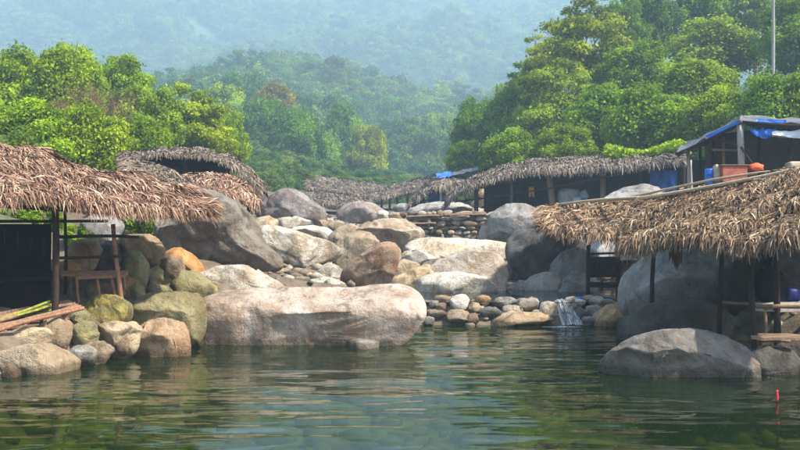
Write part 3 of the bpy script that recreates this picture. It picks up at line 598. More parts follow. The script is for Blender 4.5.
# -- dry stone wall
def dry_wall():
    Yw = 36.0; w = empty('dry_stone_wall', P(445, 240, Yw), 'dry stone wall of small pale stones across the stream', 'wall')
    r = np.random.default_rng(21); base = loc_of(w); meshes = []
    for k in range(6):
        D, f = ico(2); tt = np.linspace(0, 2 * np.pi, 60, endpoint=False); v, f = rock_mesh(np.zeros(2), tt, np.ones(60), 1.0, 2, 300 + k, 1.2, 0, 12)
        me = make_mesh('stone', v, f); me.materials.append(ROCK); meshes.append(me)
    y = 240.0
    while y > 213:
        h = r.uniform(3.2, 6.2); x = 402 + r.uniform(-4, 0) + max(0, (222 - y)) * 0.0
        while x < 492 + (235 - y) * 0.35:
            wd = r.uniform(4, 9) if r.random() < .6 else r.uniform(9, 20)
            p = P(x + wd / 2, y - h / 2, Yw) + np.array((0, r.uniform(-.14, .14), r.uniform(-.03, .03)))
            o = obj('stone', meshes[r.integers(6)], None, w, p - base)
            o.scale = (wd / F * Yw * 0.54, r.uniform(.14, .26), h / F * Yw * r.uniform(.40, .66)); o.rotation_euler = (r.uniform(-.2, .2), r.uniform(-.22, .22), r.uniform(-.3, .3))
            c = [TAN, PALE, WARM, BROWN, (0.46, 0.40, 0.28), (0.5, 0.47, 0.4), PALE][r.integers(7)]; o.color = (*c, 0.08 * r.random())
            x += wd * 0.96
        y -= h * 0.92
    for (xa, ya, xb, yb) in [(406, 216, 448, 215), (444, 214.5, 486, 213.5), (410, 223, 436, 222.5)]:
        board('timber', P(xa, ya, Yw - .22), P(xb, yb, Yw - .16), 0.22, 0.05, WOOD_BROWN, w)
    # solid rubble core behind the face stones
    bm = bmesh.new(); bmesh.ops.create_cube(bm, size=1.0); me = bpy.data.meshes.new('rubble_core')
    for v in bm.verts: v.co.x *= 3.3; v.co.y *= 0.5; v.co.z *= 1.0
    bmesh.ops.subdivide_edges(bm, edges=bm.edges[:], cuts=4, use_grid_fill=True)
    for v in bm.verts: v.co += Vector((random.uniform(-.04, .04), random.uniform(-.05, .05), random.uniform(-.04, .04)))
    bm.to_mesh(me); bm.free()
    c = P(446, 226, Yw + 0.42) - base; c[2] -= 0.1
    obj('rubble_core', me, ROCK, w, c, color=(*BROWN, 0))

# ------------------------------------------------------------------ poles, boards, roofs
def tube_data(pts, radii, seg=8, wob=0.0, seed=0):
    pts = np.asarray(pts, float); n = len(pts); r = np.random.default_rng(seed)
    tang = np.gradient(pts, axis=0); tang /= np.linalg.norm(tang, axis=1)[:, None] + 1e-9
    up = np.array((0, 0, 1.0)) if abs(tang[0][2]) < 0.9 else np.array((1.0, 0, 0)); V = []
    for i in range(n):
        a = np.cross(tang[i], up); a /= np.linalg.norm(a); b = np.cross(a, tang[i])
        for k in range(seg):
            t = k / seg * 2 * np.pi; rr = radii[i] * (1 + wob * r.uniform(-1, 1)); V.append(pts[i] + rr * (math.cos(t) * a + math.sin(t) * b))
    V += [pts[0], pts[-1]]
    i = np.arange(n * seg).reshape(n, seg); q = np.stack([i[:-1], np.roll(i[:-1], -1, 1), np.roll(i[1:], -1, 1), i[1:]], -1).reshape(-1, 4)
    c0 = np.stack([np.full(seg, n * seg), np.roll(i[0], -1), i[0]], -1); c1 = np.stack([np.full(seg, n * seg + 1), i[-1], np.roll(i[-1], -1)], -1)
    return np.array(V), q, np.concatenate([c0, c1])
PSEED = [0]
def pole(name, a, b, r, mat, parent, bend=0.015, taper=0.85, seg=8, n=7):
    """a slightly crooked round pole from a to b"""
    PSEED[0] += 1; g = np.random.default_rng(PSEED[0]); a = np.asarray(a, float); b = np.asarray(b, float); L = np.linalg.norm(b - a)
    base = loc_of(parent) if parent is not None else a
    t = np.linspace(0, 1, n); off = g.normal(size=3) * bend * L; off2 = g.normal(size=3) * bend * 0.5 * L
    pts = a + (b - a) * t[:, None] + np.sin(t * np.pi)[:, None] * off + np.sin(t * 2 * np.pi)[:, None] * off2
    V, q, tr = tube_data(pts - a, r * (1 + (taper - 1) * t), seg, 0.08, PSEED[0])
    return obj(name, make_mesh(name, V, [q, tr]), mat, parent, a - base)
def board(name, a, b, w, th, mat, parent, side=(0, 1, 0)):
    """a plank from a to b, width w along side, with slightly worn edges"""
    PSEED[0] += 1; g = np.random.default_rng(PSEED[0] + 900)
    a = np.asarray(a, float); b = np.asarray(b, float); d = b - a; s = np.asarray(side, float); s = s - d * (s @ d) / (d @ d); s /= np.linalg.norm(s)
    u = np.cross(d / np.linalg.norm(d), s); V = []; n = 5
    for i in range(n):
        t = i / (n - 1); c = d * t + u * g.normal() * th * 0.2
        ww = w * 0.5 * (1 + g.uniform(-.06, .06))
        for x, y in ((-1, -1), (-.85, 1), (.85, 1), (1, -1)): V.append(c + s * x * ww + u * y * th / 2)
    i = np.arange(n * 4).reshape(n, 4); q = np.stack([i[:-1], np.roll(i[:-1], -1, 1), np.roll(i[1:], -1, 1), i[1:]], -1).reshape(-1, 4)
    q = np.concatenate([q, i[0][::-1][None], i[-1][None]])
    base = loc_of(parent) if parent is not None else a
    return obj(name, make_mesh(name, np.array(V), q, False), mat, parent, a - base)
def patch(name, corners, mat, parent, nu=14, nv=8, sag=0.05, th=0.02, seed=0):
    """a cloth or tarpaulin between four corners (a b along the top, d c along the bottom), folded and sagging, with thickness"""
    a, b, c, d = [np.asarray(p, float) for p in corners]; U, W = np.meshgrid(np.linspace(0, 1, nu), np.linspace(0, 1, nv))
    U = U[..., None]; W = W[..., None]; p = (a * (1 - U) + b * U) * (1 - W) + (d * (1 - U) + c * U) * W
    nrm = np.cross(b - a, d - a); nrm /= np.linalg.norm(nrm)
    q = np.concatenate([U * 5 + seed * 3.1, W * 3, np.zeros_like(U)], -1)
    p = p + nrm * (fbm(q, 3) * sag)[..., None] - np.array((0, 0, 1)) * np.sin(U * np.pi) * np.sin(W * np.pi) * sag * 0.7
    top = p.reshape(-1, 3); bot = top + nrm * th; n = nu * nv; i = np.arange(n).reshape(nv, nu)
    q1 = np.stack([i[:-1, :-1], i[:-1, 1:], i[1:, 1:], i[1:, :-1]], -1).reshape(-1, 4)
    rim = np.concatenate([i[0], i[1:, -1], i[-1, ::-1][1:], i[::-1, 0][1:-1]]); r2 = np.roll(rim, -1)
    q3 = np.stack([rim, rim + n, r2 + n, r2], -1)
    base = loc_of(parent) if parent is not None else a
    return obj(name, make_mesh(name, np.concatenate([top, bot]) - a, [q1[:, ::-1], q1 + n, q3]), mat, parent, a - base)

def resample(pts, n):
    pts = np.asarray(pts, float); d = np.concatenate([[0], np.cumsum(np.linalg.norm(np.diff(pts, axis=0), axis=1))]); d /= d[-1]
    t = np.linspace(0, 1, n); out = np.stack([np.interp(t, d, pts[:, k]) for k in range(3)], 1)
    if n > 8:
        k = np.array((1, 2, 3, 2, 1)) / 9.0; pad = np.concatenate([out[:1].repeat(2, 0), out, out[-1:].repeat(2, 0)])
        out = np.stack([np.convolve(pad[:, j], k, 'valid') for j in range(3)], 1)
    return out

class Roof:
    """one thatched slope: eave polyline, ridge polyline"""
    def __init__(s, eave, ridge, sag):
        s.E = resample(eave, 33); s.R = resample(ridge, 33); s.sag = sag
    def pt(s, u, v):
        k = np.linspace(0, 1, 33); e = np.stack([np.interp(u, k, s.E[:, j]) for j in range(3)], -1); r = np.stack([np.interp(u, k, s.R[:, j]) for j in range(3)], -1)
        p = e + (r - e) * v[..., None]
        p[..., 2] += s.sag * np.sin(np.pi * v) + 0.05 * noise3(np.stack([p[..., 0] * 1.3, p[..., 1] * 1.3, np.zeros_like(u)], -1))
        return p

def blades(roof, n, length, width, seed, endflare=(True, True), lift=0.05, jit=0.42, over=0.10, bias=0.0):
    r = np.random.default_rng(seed)
    v = r.random(n) ** 1.0 * (1 + over) - over * 0.5; u = r.random(n)
    ne = int(n * 0.16); v[:ne] = r.uniform(-0.03, 0.08, ne)                    # thicker fringe on the eave
    if endflare[1]: u[ne:ne + n // 22] = r.uniform(0.965, 1.0, n // 22)
    if endflare[0]: u[ne + n // 22:ne + n // 11] = r.uniform(0.0, 0.035, n // 11 - n // 22)
    e = 1e-2; u = np.clip(u, 0, 1)
    p = roof.pt(u, v); pu = roof.pt(np.clip(u + e, 0, 1), v) - roof.pt(np.clip(u - e, 0, 1), v); pv = roof.pt(u, v - e) - roof.pt(u, v + e)
    pu /= np.linalg.norm(pu, axis=1)[:, None]; pv /= np.linalg.norm(pv, axis=1)[:, None]
    nr = np.cross(pv, pu); nr *= np.sign(nr[:, 2])[:, None]; nr /= np.linalg.norm(nr, axis=1)[:, None]
    clump = noise3(np.stack([p[:, 0] * 1.7, p[:, 1] * 1.7, p[:, 2] * 1.7 + seed], -1))
    ang = r.normal(size=n) * jit + clump * 0.9 + bias
    if endflare[1]: ang = ang + sstep(u, 0.86, 1.0) * 0.9
    if endflare[0]: ang = ang - sstep(1 - u, 0.86, 1.0) * 0.9
    d = pv * np.cos(ang)[:, None] + pu * np.sin(ang)[:, None]
    side = np.cross(nr, d); side /= np.linalg.norm(side, axis=1)[:, None]
    roll = r.normal(size=n) * 0.5; side = side * np.cos(roll)[:, None] + nr * np.sin(roll)[:, None]
    L = length * (r.uniform(0.5, 1.25, n) * (1 + 0.9 * clump))[:, None]; W = width * r.uniform(0.5, 1.3, n)[:, None] * 0.5
    h0 = r.uniform(0.0, lift, n)[:, None] + np.clip(clump, -0.3, 0.5)[:, None] * 0.16
    tiltn = r.normal(size=(n, 1)) * 0.10 + 0.10
    drop = np.array((0, 0, -1.0)) * (np.clip(0.12 - v, 0, 1)[:, None] * 1.6 + 0.10) * L * r.uniform(0.2, 1.1, (n, 1))
    a = p + nr * h0 - d * L * 0.35; b = p + nr * (h0 + tiltn * L * 0.4) + d * L * 0.25; c = p + nr * (h0 + tiltn * L * 0.25) + d * L * 0.65 + drop
    V = np.stack([a - side * W * .6, a + side * W * .6, b - side * W, b + side * W, c - side * W * .18, c + side * W * .18], 1).reshape(-1, 3)
    i = np.arange(n)[:, None] * 6; q = np.concatenate([i + np.array((0, 1, 3, 2)), i + np.array((2, 3, 5, 4))])
    tint = np.clip(r.beta(2.0, 2.0, n) + clump * 0.25 - (v < 0.04) * 0.05, 0, 1)
    return V, q, np.repeat(tint, 6)

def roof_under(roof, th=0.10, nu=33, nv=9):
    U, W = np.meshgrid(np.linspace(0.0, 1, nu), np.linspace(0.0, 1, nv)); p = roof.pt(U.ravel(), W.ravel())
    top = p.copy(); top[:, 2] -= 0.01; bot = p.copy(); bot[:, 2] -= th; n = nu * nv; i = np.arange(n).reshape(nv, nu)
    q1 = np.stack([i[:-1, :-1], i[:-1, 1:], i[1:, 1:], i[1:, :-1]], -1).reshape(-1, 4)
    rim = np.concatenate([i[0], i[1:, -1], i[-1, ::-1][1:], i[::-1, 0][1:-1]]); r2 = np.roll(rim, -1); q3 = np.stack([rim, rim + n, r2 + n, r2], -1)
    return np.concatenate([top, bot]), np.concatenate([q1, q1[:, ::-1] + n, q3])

HSEED = [50]
def thatched_hut(label, eave, ridge, mat, n=5000, length=0.42, width=0.05, back=True, sag=0.10, posts=(), jit=0.42, nback=0.35, rafters=5, postmat=None, backdrop=0.9, cat='hut', group=None, flare=(True, True), lift=0.06, bias=0.0):
    HSEED[0] += 1
    E = np.asarray(eave, float); R = np.asarray(ridge, float)
    cx, cy = (E.mean(0) + R.mean(0))[:2] / 2
    h = empty('thatched_hut', (cx, cy, Tz(cx, cy)), label, cat, group); base = loc_of(h)
    fr = Roof(E, R, sag); V, q, t = blades(fr, n, length, width, HSEED[0], flare, lift, jit, bias=bias)
    Vs, Qs, Ts = [V], [q], [t]
    uv, uq = roof_under(fr); UV, UQ = [uv], [uq]
    if back:
        Bk = 2 * R[np.linspace(0, len(R) - 1, len(R)).astype(int)] - resample(E, len(R)); Bk = R + (R - resample(E, len(R))) * np.array((backdrop, backdrop, 0)) + (resample(E, len(R)) - R) * np.array((0, 0, 1.0)) * backdrop
        br = Roof(Bk, R, sag); V, q2, t = blades(br, int(n * nback), length, width * 1.5, HSEED[0] + 500, flare, lift, jit)
        Qs.append(q2 + len(Vs[0])); Vs.append(V); Ts.append(t)
        uv2, uq2 = roof_under(br); UQ.append(uq2 + len(uv)); UV.append(uv2)
        h['_b'] = 1
    o = obj('thatch', make_mesh('thatch', np.concatenate(Vs) - base, np.concatenate(Qs), False, {'tint': np.concatenate(Ts)}), mat, h, (0, 0, 0), kind='stuff')
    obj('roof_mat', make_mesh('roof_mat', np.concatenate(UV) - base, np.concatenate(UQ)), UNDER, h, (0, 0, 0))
    pm = postmat or WOOD_DARK
    Rr = resample(R, 9); pole('ridge_pole', Rr[0] - (0, 0, .14), Rr[-1] - (0, 0, .14), 0.045, pm, h, 0.004)
    Er = resample(E, 9); ep = Er.copy(); ep[:, 2] -= 0.13; pole('eave_pole', ep[0] + (Rr[0] - Er[0]) * .08, ep[-1] + (Rr[-1] - Er[-1]) * .08, 0.035, pm, h, 0.004)
    for k in range(rafters):
        u = np.array([(k + .5) / rafters]); a = fr.pt(u, np.array([0.03]))[0]; b = fr.pt(u, np.array([0.98]))[0]
        pole('rafter', a - (0, 0, .15), b - (0, 0, .16), 0.03, pm, h, 0.006)
    for ps in posts:
        px, pt, pb, Y, rad = ps[:5]; m = ps[5] if len(ps) > 5 else pm; pxb = ps[6] if len(ps) > 6 else px
        a = P(pxb, pb, Y); b = P(px, pt, Y); g = Tz(a[0], a[1]) - 0.12
        if a[2] > g: a = a + (a - b) * ((a[2] - g) / max(b[2] - a[2], .2)); a[2] = g
        pole('post', a, b, rad, m, h, 0.012, 0.88)
    if '_b' in h: del h['_b']
    return h
def ground_post(h, px, pytop, Y, rad, mat, name='post'):
    b = P(px, pytop, Y); a = b.copy(); a[2] = Tz(a[0], a[1]) - 0.12; return pole(name, a, b, rad, mat, h, 0.01, 0.88)

dry_wall()

# -- near left hut
hl = thatched_hut('brown thatched hut with dark interior nearest on the left bank',
    [P(-70, 200, 14.2), P(0, 198, 14.7), P(50, 194, 15.2), P(100, 209, 15.8), P(150, 210, 16.4), P(212, 213, 17.2)],
    [P(-70, 134, 17.2), P(0, 148, 17.6), P(40, 158, 18.0), P(80, 171, 18.2), P(140, 182, 18.2), P(196, 197, 18.4)], THATCH, 36000, 0.40, 0.021, posts=[
    (55, 205, 305, 15.6, 0.062, WOOD_DARK), (113, 224, 276, 16.6, 0.042, WOOD_RED, 118), (65, 205, 275, 17.4, 0.03), (-30, 200, 300, 15.2, 0.06)], jit=0.42, lift=0.09, bias=0.35, backdrop=0.4)
for (x0, y0, x1, y1, Y, r_) in [(-30, 222, 108, 221, 16.2, .028), (58, 237, 116, 236, 16.4, .03), (60, 258, 128, 256, 16.5, .026), (114, 236, 139, 237, 17.2, .028)]:
    pole('rail', P(x0, y0, Y), P(x1, y1, Y), r_, WOOD_DARK, hl, 0.004)
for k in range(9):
    a = P(-34 + k * 10, 224, 17.4); b = a.copy(); b[2] = Tz(a[0], a[1]) - 0.1; board('wall_board', b, a, 0.20, 0.02, WOOD_SHADED, hl, (1, 0, 0))
for k in range(4): board('deck_board', P(-34, 272 + k * 2.5, 17.2 - k * .42), P(56, 272 + k * 2.5, 17.2 - k * .42), 0.36, 0.04, WOOD_SHADED, hl)
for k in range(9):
    a = P(-34 + k * 10, 283, 15.95); b = a.copy(); b[2] = Tz(a[0], a[1]) - 0.1; board('shade_board', b, a, 0.17, 0.02, WOOD_SHADED, hl, (1, 0, 0))  # added boards, coloured black to stand in for shade below the deck
for k in range(5): pole('hanging_pot_rod', P(-8 + k * 13, 226 + (k * 37) % 17, 16.3), P(-8 + k * 13, 244 + (k * 29) % 13, 16.3), 0.012, WOOD_DARK, hl)

bench = empty('wooden_bench', P(100, 300, 16.9), 'small reddish wooden bench on thin legs at the left hut', 'bench')
for k in range(4): board('seat_slat', P(63, 271.5 + k * 1.2, 17.3 - k * .16), P(127, 271 + k * 1.2, 17.3 - k * .16), 0.13, 0.03, WOOD_RED, bench)
board('apron', P(76, 278, 16.72), P(126, 276, 16.72), 0.06, 0.025, WOOD_RED, bench, (0, 0, 1))
for (px, py, pb, pbx, Y) in [(77, 275, 312, 79, 16.75), (97, 275, 298, 100, 16.75), (111, 275, 297, 115, 16.75), (124, 274, 290, 125, 17.2), (70, 274, 300, 71, 17.2)]:
    a = P(pbx, pb, Y); a[2] = min(a[2], Tz(a[0], a[1]) + 0.9); pole('leg', a, P(px, py, Y), 0.028, WOOD_RED, bench)

walk = empty('bamboo_walkway', P(30, 325, 15.2), 'rickety walkway of reddish poles sloping to the left edge', 'walkway')
for k in range(6):
    pole('pole', P(-14, 335 - k * 3.4, 14.6 + k * .16), P(84 - k * 3, 308 - k * 1.4, 15.7 + k * .16), 0.036, WOOD_RED if k % 2 == 0 else WOOD_BROWN, walk, 0.01)
for k in range(4):
    px = 5 + k * 20; a = P(px, 329 - k * 5.6, 14.95 + k * .2); b = P(px + 4, 316 - k * 5, 15.8 + k * .2); pole('crosspiece', a - (0, 0, .05), b - (0, 0, .05), 0.03, WOOD_BROWN, walk)
    a2 = a.copy(); a2[2] = Tz(a[0], a[1]) - .1
    if a2[2] < a[2] - .15: pole('prop', a2, a - (0, 0, .05), 0.035, WOOD_BROWN, walk)
bundle = empty('bamboo_strip_bundle', P(26, 313, 15.5), 'bundle of yellow-green split bamboo strips on the walkway', 'bundle')
g = np.random.default_rng(4)
for k in range(14):
    dx, dy = g.uniform(-5, 5), g.uniform(-4.5, 4.5)
    board('strip', P(-6 + dx + k * .8, 321 + dy * .5, 15.35 + k * .03), P(46 + dx * .9 + k * .4, 305 + dy, 15.65 + k * .03), 0.06, 0.02, STRIP, bundle, (0.3, 1, 0.4))

# -- huts behind on the left
ha = thatched_hut('thatched hut at the back left whose arched roof shows a dark opening',
    [P(122, 162, 31), P(150, 156.5, 31), P(190, 155, 31), P(220, 160, 31.5), P(242, 174, 32), P(262, 193, 32.5)],
    [P(122, 157, 32.6), P(155, 151, 32.6), P(205, 149.5, 32.6), P(226, 155, 33), P(248, 169, 33.4), P(264, 187, 33.6)], THATCH_GREY, 7000, 0.36, 0.042, posts=[(140, 166, 205, 31.3, .07), (185, 161, 205, 31.3, .07), (225, 168, 210, 31.8, .07)], sag=0.05)
patch('shade_dark_cloth', [P(130, 158, 33), P(228, 158, 33), P(232, 200, 33), P(130, 200, 33)], SHADE_DARK_TARP, ha, sag=0.1)  # added dark sheet that paints the shade in the roof opening
thatched_hut('lit tan thatched roof just left of the purple-grey boulder',
    [P(185, 190, 26.6), P(215, 192, 26.8), P(240, 197, 27.2), P(256, 204, 28)], [P(186, 176, 29), P(215, 175.5, 29.2), P(240, 181, 29.6), P(252, 191, 30)], THATCH, 7000, 0.45, 0.038, posts=[(200, 194, 215, 27.2, .06), (238, 200, 222, 27.6, .06), (248, 203, 222, 28, .05)])
thatched_hut('dark ragged thatched roof between the near hut and the arched one',
    [P(126, 174, 24.5), P(148, 176, 24.6), P(168, 184, 24.8), P(190, 191, 25)], [P(126, 163, 26.5), P(146, 164, 26.5), P(166, 172, 26.7), P(184, 182, 27)], THATCH_GREY, 5500, 0.45, 0.038, posts=[(140, 182, 215, 25, .06), (180, 190, 220, 25.2, .06)])

# -- far huts up the valley
FG = 'far thatched huts up the valley'
thatched_hut('long sagging far thatched roof on the left of the valley floor', [P(306, 188, 74), P(330, 190, 73), P(352, 194, 72), P(376, 198, 72)], [P(306, 181, 77), P(330, 183, 76), P(352, 188, 75), P(374, 191, 75)], THATCH_GREY, 4500, 0.5, 0.07, posts=[(312, 188, 200, 74.5, .1), (340, 191, 202, 73.5, .1), (366, 196, 204, 72.5, .1)], group=FG)
thatched_hut('lower far thatched roof behind the peaked boulder', [P(300, 203, 64), P(325, 204, 63), P(350, 206, 62), P(370, 208, 62)], [P(302, 191, 67), P(325, 193, 66), P(350, 197, 65), P(368, 201, 65)], THATCH_GREY, 4500, 0.5, 0.07, posts=[(318, 203, 212, 63.5, .1), (345, 205, 212, 62.5, .1)], group=FG)
thatched_hut('far thatched roof rising to the right on thin posts', [P(372, 199, 70), P(392, 196, 70), P(410, 191, 70), P(432, 186, 70)], [P(372, 190, 73), P(392, 186, 73), P(412, 181, 73), P(434, 175, 73)], THATCH_GREY, 4500, 0.5, 0.07, posts=[(382, 194, 207, 70.5, .09), (390, 193, 207, 70.5, .09), (398, 192, 207, 70.5, .09), (408, 190, 207, 70.5, .09), (424, 186, 207, 70.5, .09)], group=FG)
thatched_hut('uppermost far thatched roof below the yellow-green tree', [P(316, 184, 84), P(345, 188, 84), P(382, 190, 84)], [P(318, 177, 87), P(345, 181, 87), P(380, 184, 87)], THATCH_GREY, 3000, 0.8, 0.09, posts=[(325, 185, 198, 84.5, .1), (370, 188, 200, 84.5, .1)], group=FG)
hb = thatched_hut('far thatched hut with a blue tarpaulin wall left of the long hut', [P(410, 207, 52), P(420, 197, 52), P(432, 187, 52), P(460, 186, 52)], [P(414, 199, 54.5), P(424, 187, 54.5), P(436, 179, 54.5), P(460, 178, 54.5)], THATCH_GREY, 4500, 0.65, 0.07, posts=[(441, 184, 204, 52.2, .08, BLUE_PALE), (424, 194, 206, 52.4, .08), (456, 186, 206, 52.4, .08)], group=FG)
patch('tarpaulin_wall', [P(428, 186, 54), P(450, 186, 54), P(450, 206, 54), P(428, 206, 54)], BLUE, hb, sag=0.15)
patch('tarpaulin', [P(436, 173.5, 55), P(451, 171, 55), P(452, 176, 53), P(437, 178.5, 53)], BLUE, hb, sag=0.15)
patch('roof_sheet', [P(447, 173, 56), P(478, 166.5, 54), P(478, 170, 52.5), P(447, 176.5, 54)], GREYTARP, hb, sag=0.12)
ground_post(hb, 470, 169, 54, .07, WOOD_GREY)

# -- long thatched hut on the right bank
hr = thatched_hut('long grey thatched hut on posts along the right bank',
    [P(445, 206, 45), P(456, 195, 44.2), P(474, 186, 43.5), P(500, 177, 43), P(530, 171, 42.2), P(565, 172, 41.5), P(602, 169, 40.5), P(646, 166, 39), P(686, 162, 37.5)],
    [P(449, 196, 47.5), P(462, 184, 47), P(478, 175, 46.5), P(505, 166, 46), P(535, 161, 45.2), P(568, 158.5, 44.5), P(605, 157, 43.5), P(648, 154, 42), P(686, 151, 40.5)],
    THATCH_GREY, 15000, 0.55, 0.055, posts=[(476, 184, 214, 43.6, .1), (511, 176, 205, 45, .07, WOOD_PALE), (526, 172, 207, 44.5, .06), (548, 171, 207, 42.4, .16, WOOD_BROWN, 552), (603, 170, 205, 41.2, .13, WOOD_BROWN), (500, 178, 207, 45, .07), (518, 175, 207, 45.5, .06), (640, 168, 200, 39.6, .09), (684, 164, 200, 38.4, .1), (690, 160, 200, 39, .09, WOOD_GREY)], rafters=9, jit=0.30)
def wallp(px0, px1, yt, yb, Y0, Y1, mat, par=None, sag=.12): return patch('wall_cloth', [P(px0, yt, Y0), P(px1, yt, Y1), P(px1, yb, Y1), P(px0, yb, Y0)], mat, par or hr, sag=sag, nu=18)
wallp(484, 562, 168, 214, 47.5, 46.5, SHADE_DARK_TARP); wallp(606, 652, 164, 206, 43, 42, SHADE_DARK_TARP); wallp(674, 712, 160, 206, 40.4, 39.5, SHADE_DARK_TARP)  # added dark sheets that stand in for the shade inside the long hut
wallp(562, 606, 168, 192, 45.6, 44.6, MAROON); wallp(562, 606, 190, 208, 45.7, 44.7, SHADE_DARK_TARP, sag=.05); wallp(650, 677, 170, 200, 40.6, 40.2, BLUE); wallp(653, 659, 172, 184, 40.2, 40.1, BLUE, sag=.05)
def lump(name, label, cat, c, size, mat, seed, sub=3, parent=None, boxy=0.7, amp=0.25):
    """a soft sagging shape: sack, bundle of cloth, bag"""
    D, f = ico(sub); v = np.sign(D) * np.abs(D) ** boxy; v = v * (1 + amp * fbm(D * 1.6 + seed * 3.7, 4)[:, None]) * np.asarray(size)
    v[:, 2] -= v[:, 2].min()
    if parent is not None: return obj(name, make_mesh(name, v, f), mat, parent, np.asarray(c) - loc_of(parent))
    return tag(obj(name, make_mesh(name, v, f), mat, None, c), label, cat)
# things in the long hut (its floor is a low platform)
for k in range(3): board('floor_board', P(484, 207.5, 46.6 - k * 1.1) , P(606, 206.5, 44.6 - k * 1.1), 1.0, 0.06, WOOD_DARK, hr)
yc = empty('hanging_garment', P(531, 200, 43.6), 'yellow garment hanging inside the long hut', 'garment')
patch('cloth', [P(529, 187, 43.6), P(534, 187, 43.6), P(534.4, 197, 43.7), P(528.6, 197, 43.7)], YELLOWC, yc, 8, 8, 0.05)
pole('hanger_pole', P(531.5, 176, 43.65), P(531.5, 207, 43.65), 0.035, WOOD_DARK, yc)
lump('sack', 'pale grey sack on the floor of the long hut', 'sack', P(570, 207, 43.2), (.55, .4, .42), GREYCLOTH, 1)
lump('plastic_bag', 'small white bag beside the pale grey sack in the long hut', 'bag', P(577, 206.5, 42.6), (.2, .18, .22), WHITETARP, 2)
lump('plastic_bag', 'light blue bag under the maroon cloth in the long hut', 'bag', P(586, 200.5, 42.8), (.26, .2, .24), BLUE_PALE, 3)
lump('crate', 'dark wooden crate stack left of the tan post', 'crate', P(594, 206, 42.9), (.4, .3, .5), WOOD_DARK, 4, boxy=0.3, amp=0.05)
tp = tag(patch('tarpaulin', [P(555, 156.5, 45), P(590, 154.5, 44.5), P(589, 159, 42.6), P(554, 160, 43)], BLUE, None, sag=0.22), 'blue tarpaulin lying folded on the long hut roof', 'tarpaulin')
tag(patch('tarpaulin', [P(497, 165.5, 46.5), P(516, 161.5, 46), P(518, 164.5, 44.5), P(500, 168.5, 45)], BLUE_PALE, None, sag=0.2), 'faded blue tarpaulin on the left slope of the long hut', 'tarpaulin')
tag(patch('tarpaulin', [P(598, 153.5, 44), P(622, 152.5, 43.5), P(622, 157.5, 42), P(598, 158.5, 42.5)], SHADE_DARK_TARP, None, sag=0.2), 'black plastic sheet on the long hut roof by the creeper', 'tarpaulin')

# -- shack with a blue tarpaulin roof, upper right
sh = empty('tarpaulin_shack', P(745, 190, 28), 'open shack with a blue and grey tarpaulin roof at right', 'shack')
patch('roof_sheet', [P(741, 121, 26.5), P(741, 117, 30), P(682, 147, 31), P(676, 154, 27.5)], GREYTARP, sh, sag=0.26)
patch('blue_edge', [P(741, 119.5, 26.42), P(741, 122.5, 26.4), P(706, 139, 26.9), P(706, 135.5, 26.95)], BLUE, sh, sag=0.05)
patch('roof_sheet', [P(741, 117, 30), P(741, 121, 26.5), P(830, 126, 25.5), P(830, 120, 30)], GREYTARP, sh, sag=0.3)
patch('blue_fold', [P(756, 118.6, 26.35), P(786, 120.3, 26.05), P(786, 123.4, 26.0), P(756, 121.6, 26.3)], BLUE, sh, sag=0.05)
patch('blue_curtain', [P(748, 129, 26.3), P(776, 129, 26.1), P(776, 136, 26.1), P(757, 137, 26.2)], BLUE, sh, sag=0.22)
patch('white_curtain', [P(772, 131.5, 26.05), P(830, 128, 25.8), P(830, 134.5, 25.7), P(772, 136.8, 26)], WHITETARP, sh, sag=0.22)
for (px, pt, Y, r_, m) in [(740, 123, 26.6, .105, WOOD_GREY), (723, 136, 27.4, .05, WOOD_BROWN), (714, 138, 30.4, .06, WOOD_DARK), (688, 152, 28, .06, WOOD_GREY), (700, 146, 30.6, .05, WOOD_DARK), (790, 126, 26.4, .06, WOOD_DARK), (760, 122, 29.8, .07, WOOD_DARK), (812, 124, 29.6, .07, WOOD_DARK), (815, 127, 26.2, .08, WOOD_DARK)]:
    ground_post(sh, px, pt, Y, r_, m)
for (a, b, r_, m) in [(P(709, 137, 27), P(742, 148, 26.5), .04, WOOD_DARK), (P(712, 150, 27.2), P(739, 150.5, 27), .04, WOOD_BROWN), (P(741, 147, 26.4), P(762, 178, 26), .035, WOOD_DARK), (P(745, 148, 26.5), P(763, 176, 26.2), .04, WOOD_DARK), (P(741, 121.5, 26.45), P(830, 127, 25.5), .035, WOOD_DARK), (P(741, 121.5, 26.45), P(676, 154, 27.4), .035, WOOD_DARK), (P(741, 117.5, 30), P(741, 121.5, 26.4), .05, WOOD_BROWN), (P(799, 135, 26), P(786, 168, 26), .04, WOOD_DARK)]:
    pole('beam', a, b, r_, m, sh, 0.006)
patch('shade_dark_wall', [P(705, 136, 30.7), P(840, 118, 30.7), P(840, 190, 30.7), P(705, 190, 30.7)], SHADE_DARK_TARP, sh, sag=0.15)  # near-black sheet stands in for the shaded inside of the shack
for k in range(5): board('deck_board', P(700, 186 - k * .6, 26.2 + k * .95), P(840, 186 - k * .6, 26.2 + k * .95), 0.94, 0.05, WOOD_DARK, sh)
def boxmesh(name, label, cat, lo, hi, mat, bev=0.03, parent=None):
    lo = np.asarray(lo, float); hi = np.asarray(hi, float); bm = bmesh.new(); bmesh.ops.create_cube(bm, size=1.0)
    for v in bm.verts: v.co = Vector(v.co[k] * (hi - lo)[k] for k in range(3))
    bmesh.ops.bevel(bm, geom=bm.edges[:], offset=bev, segments=2, affect='EDGES'); me = bpy.data.meshes.new(name); bm.to_mesh(me); bm.free()
    c = (lo + hi) / 2
    if parent is not None: return obj(name, me, mat, parent, c - loc_of(parent))
    return tag(obj(name, me, mat, None, c), label, cat)
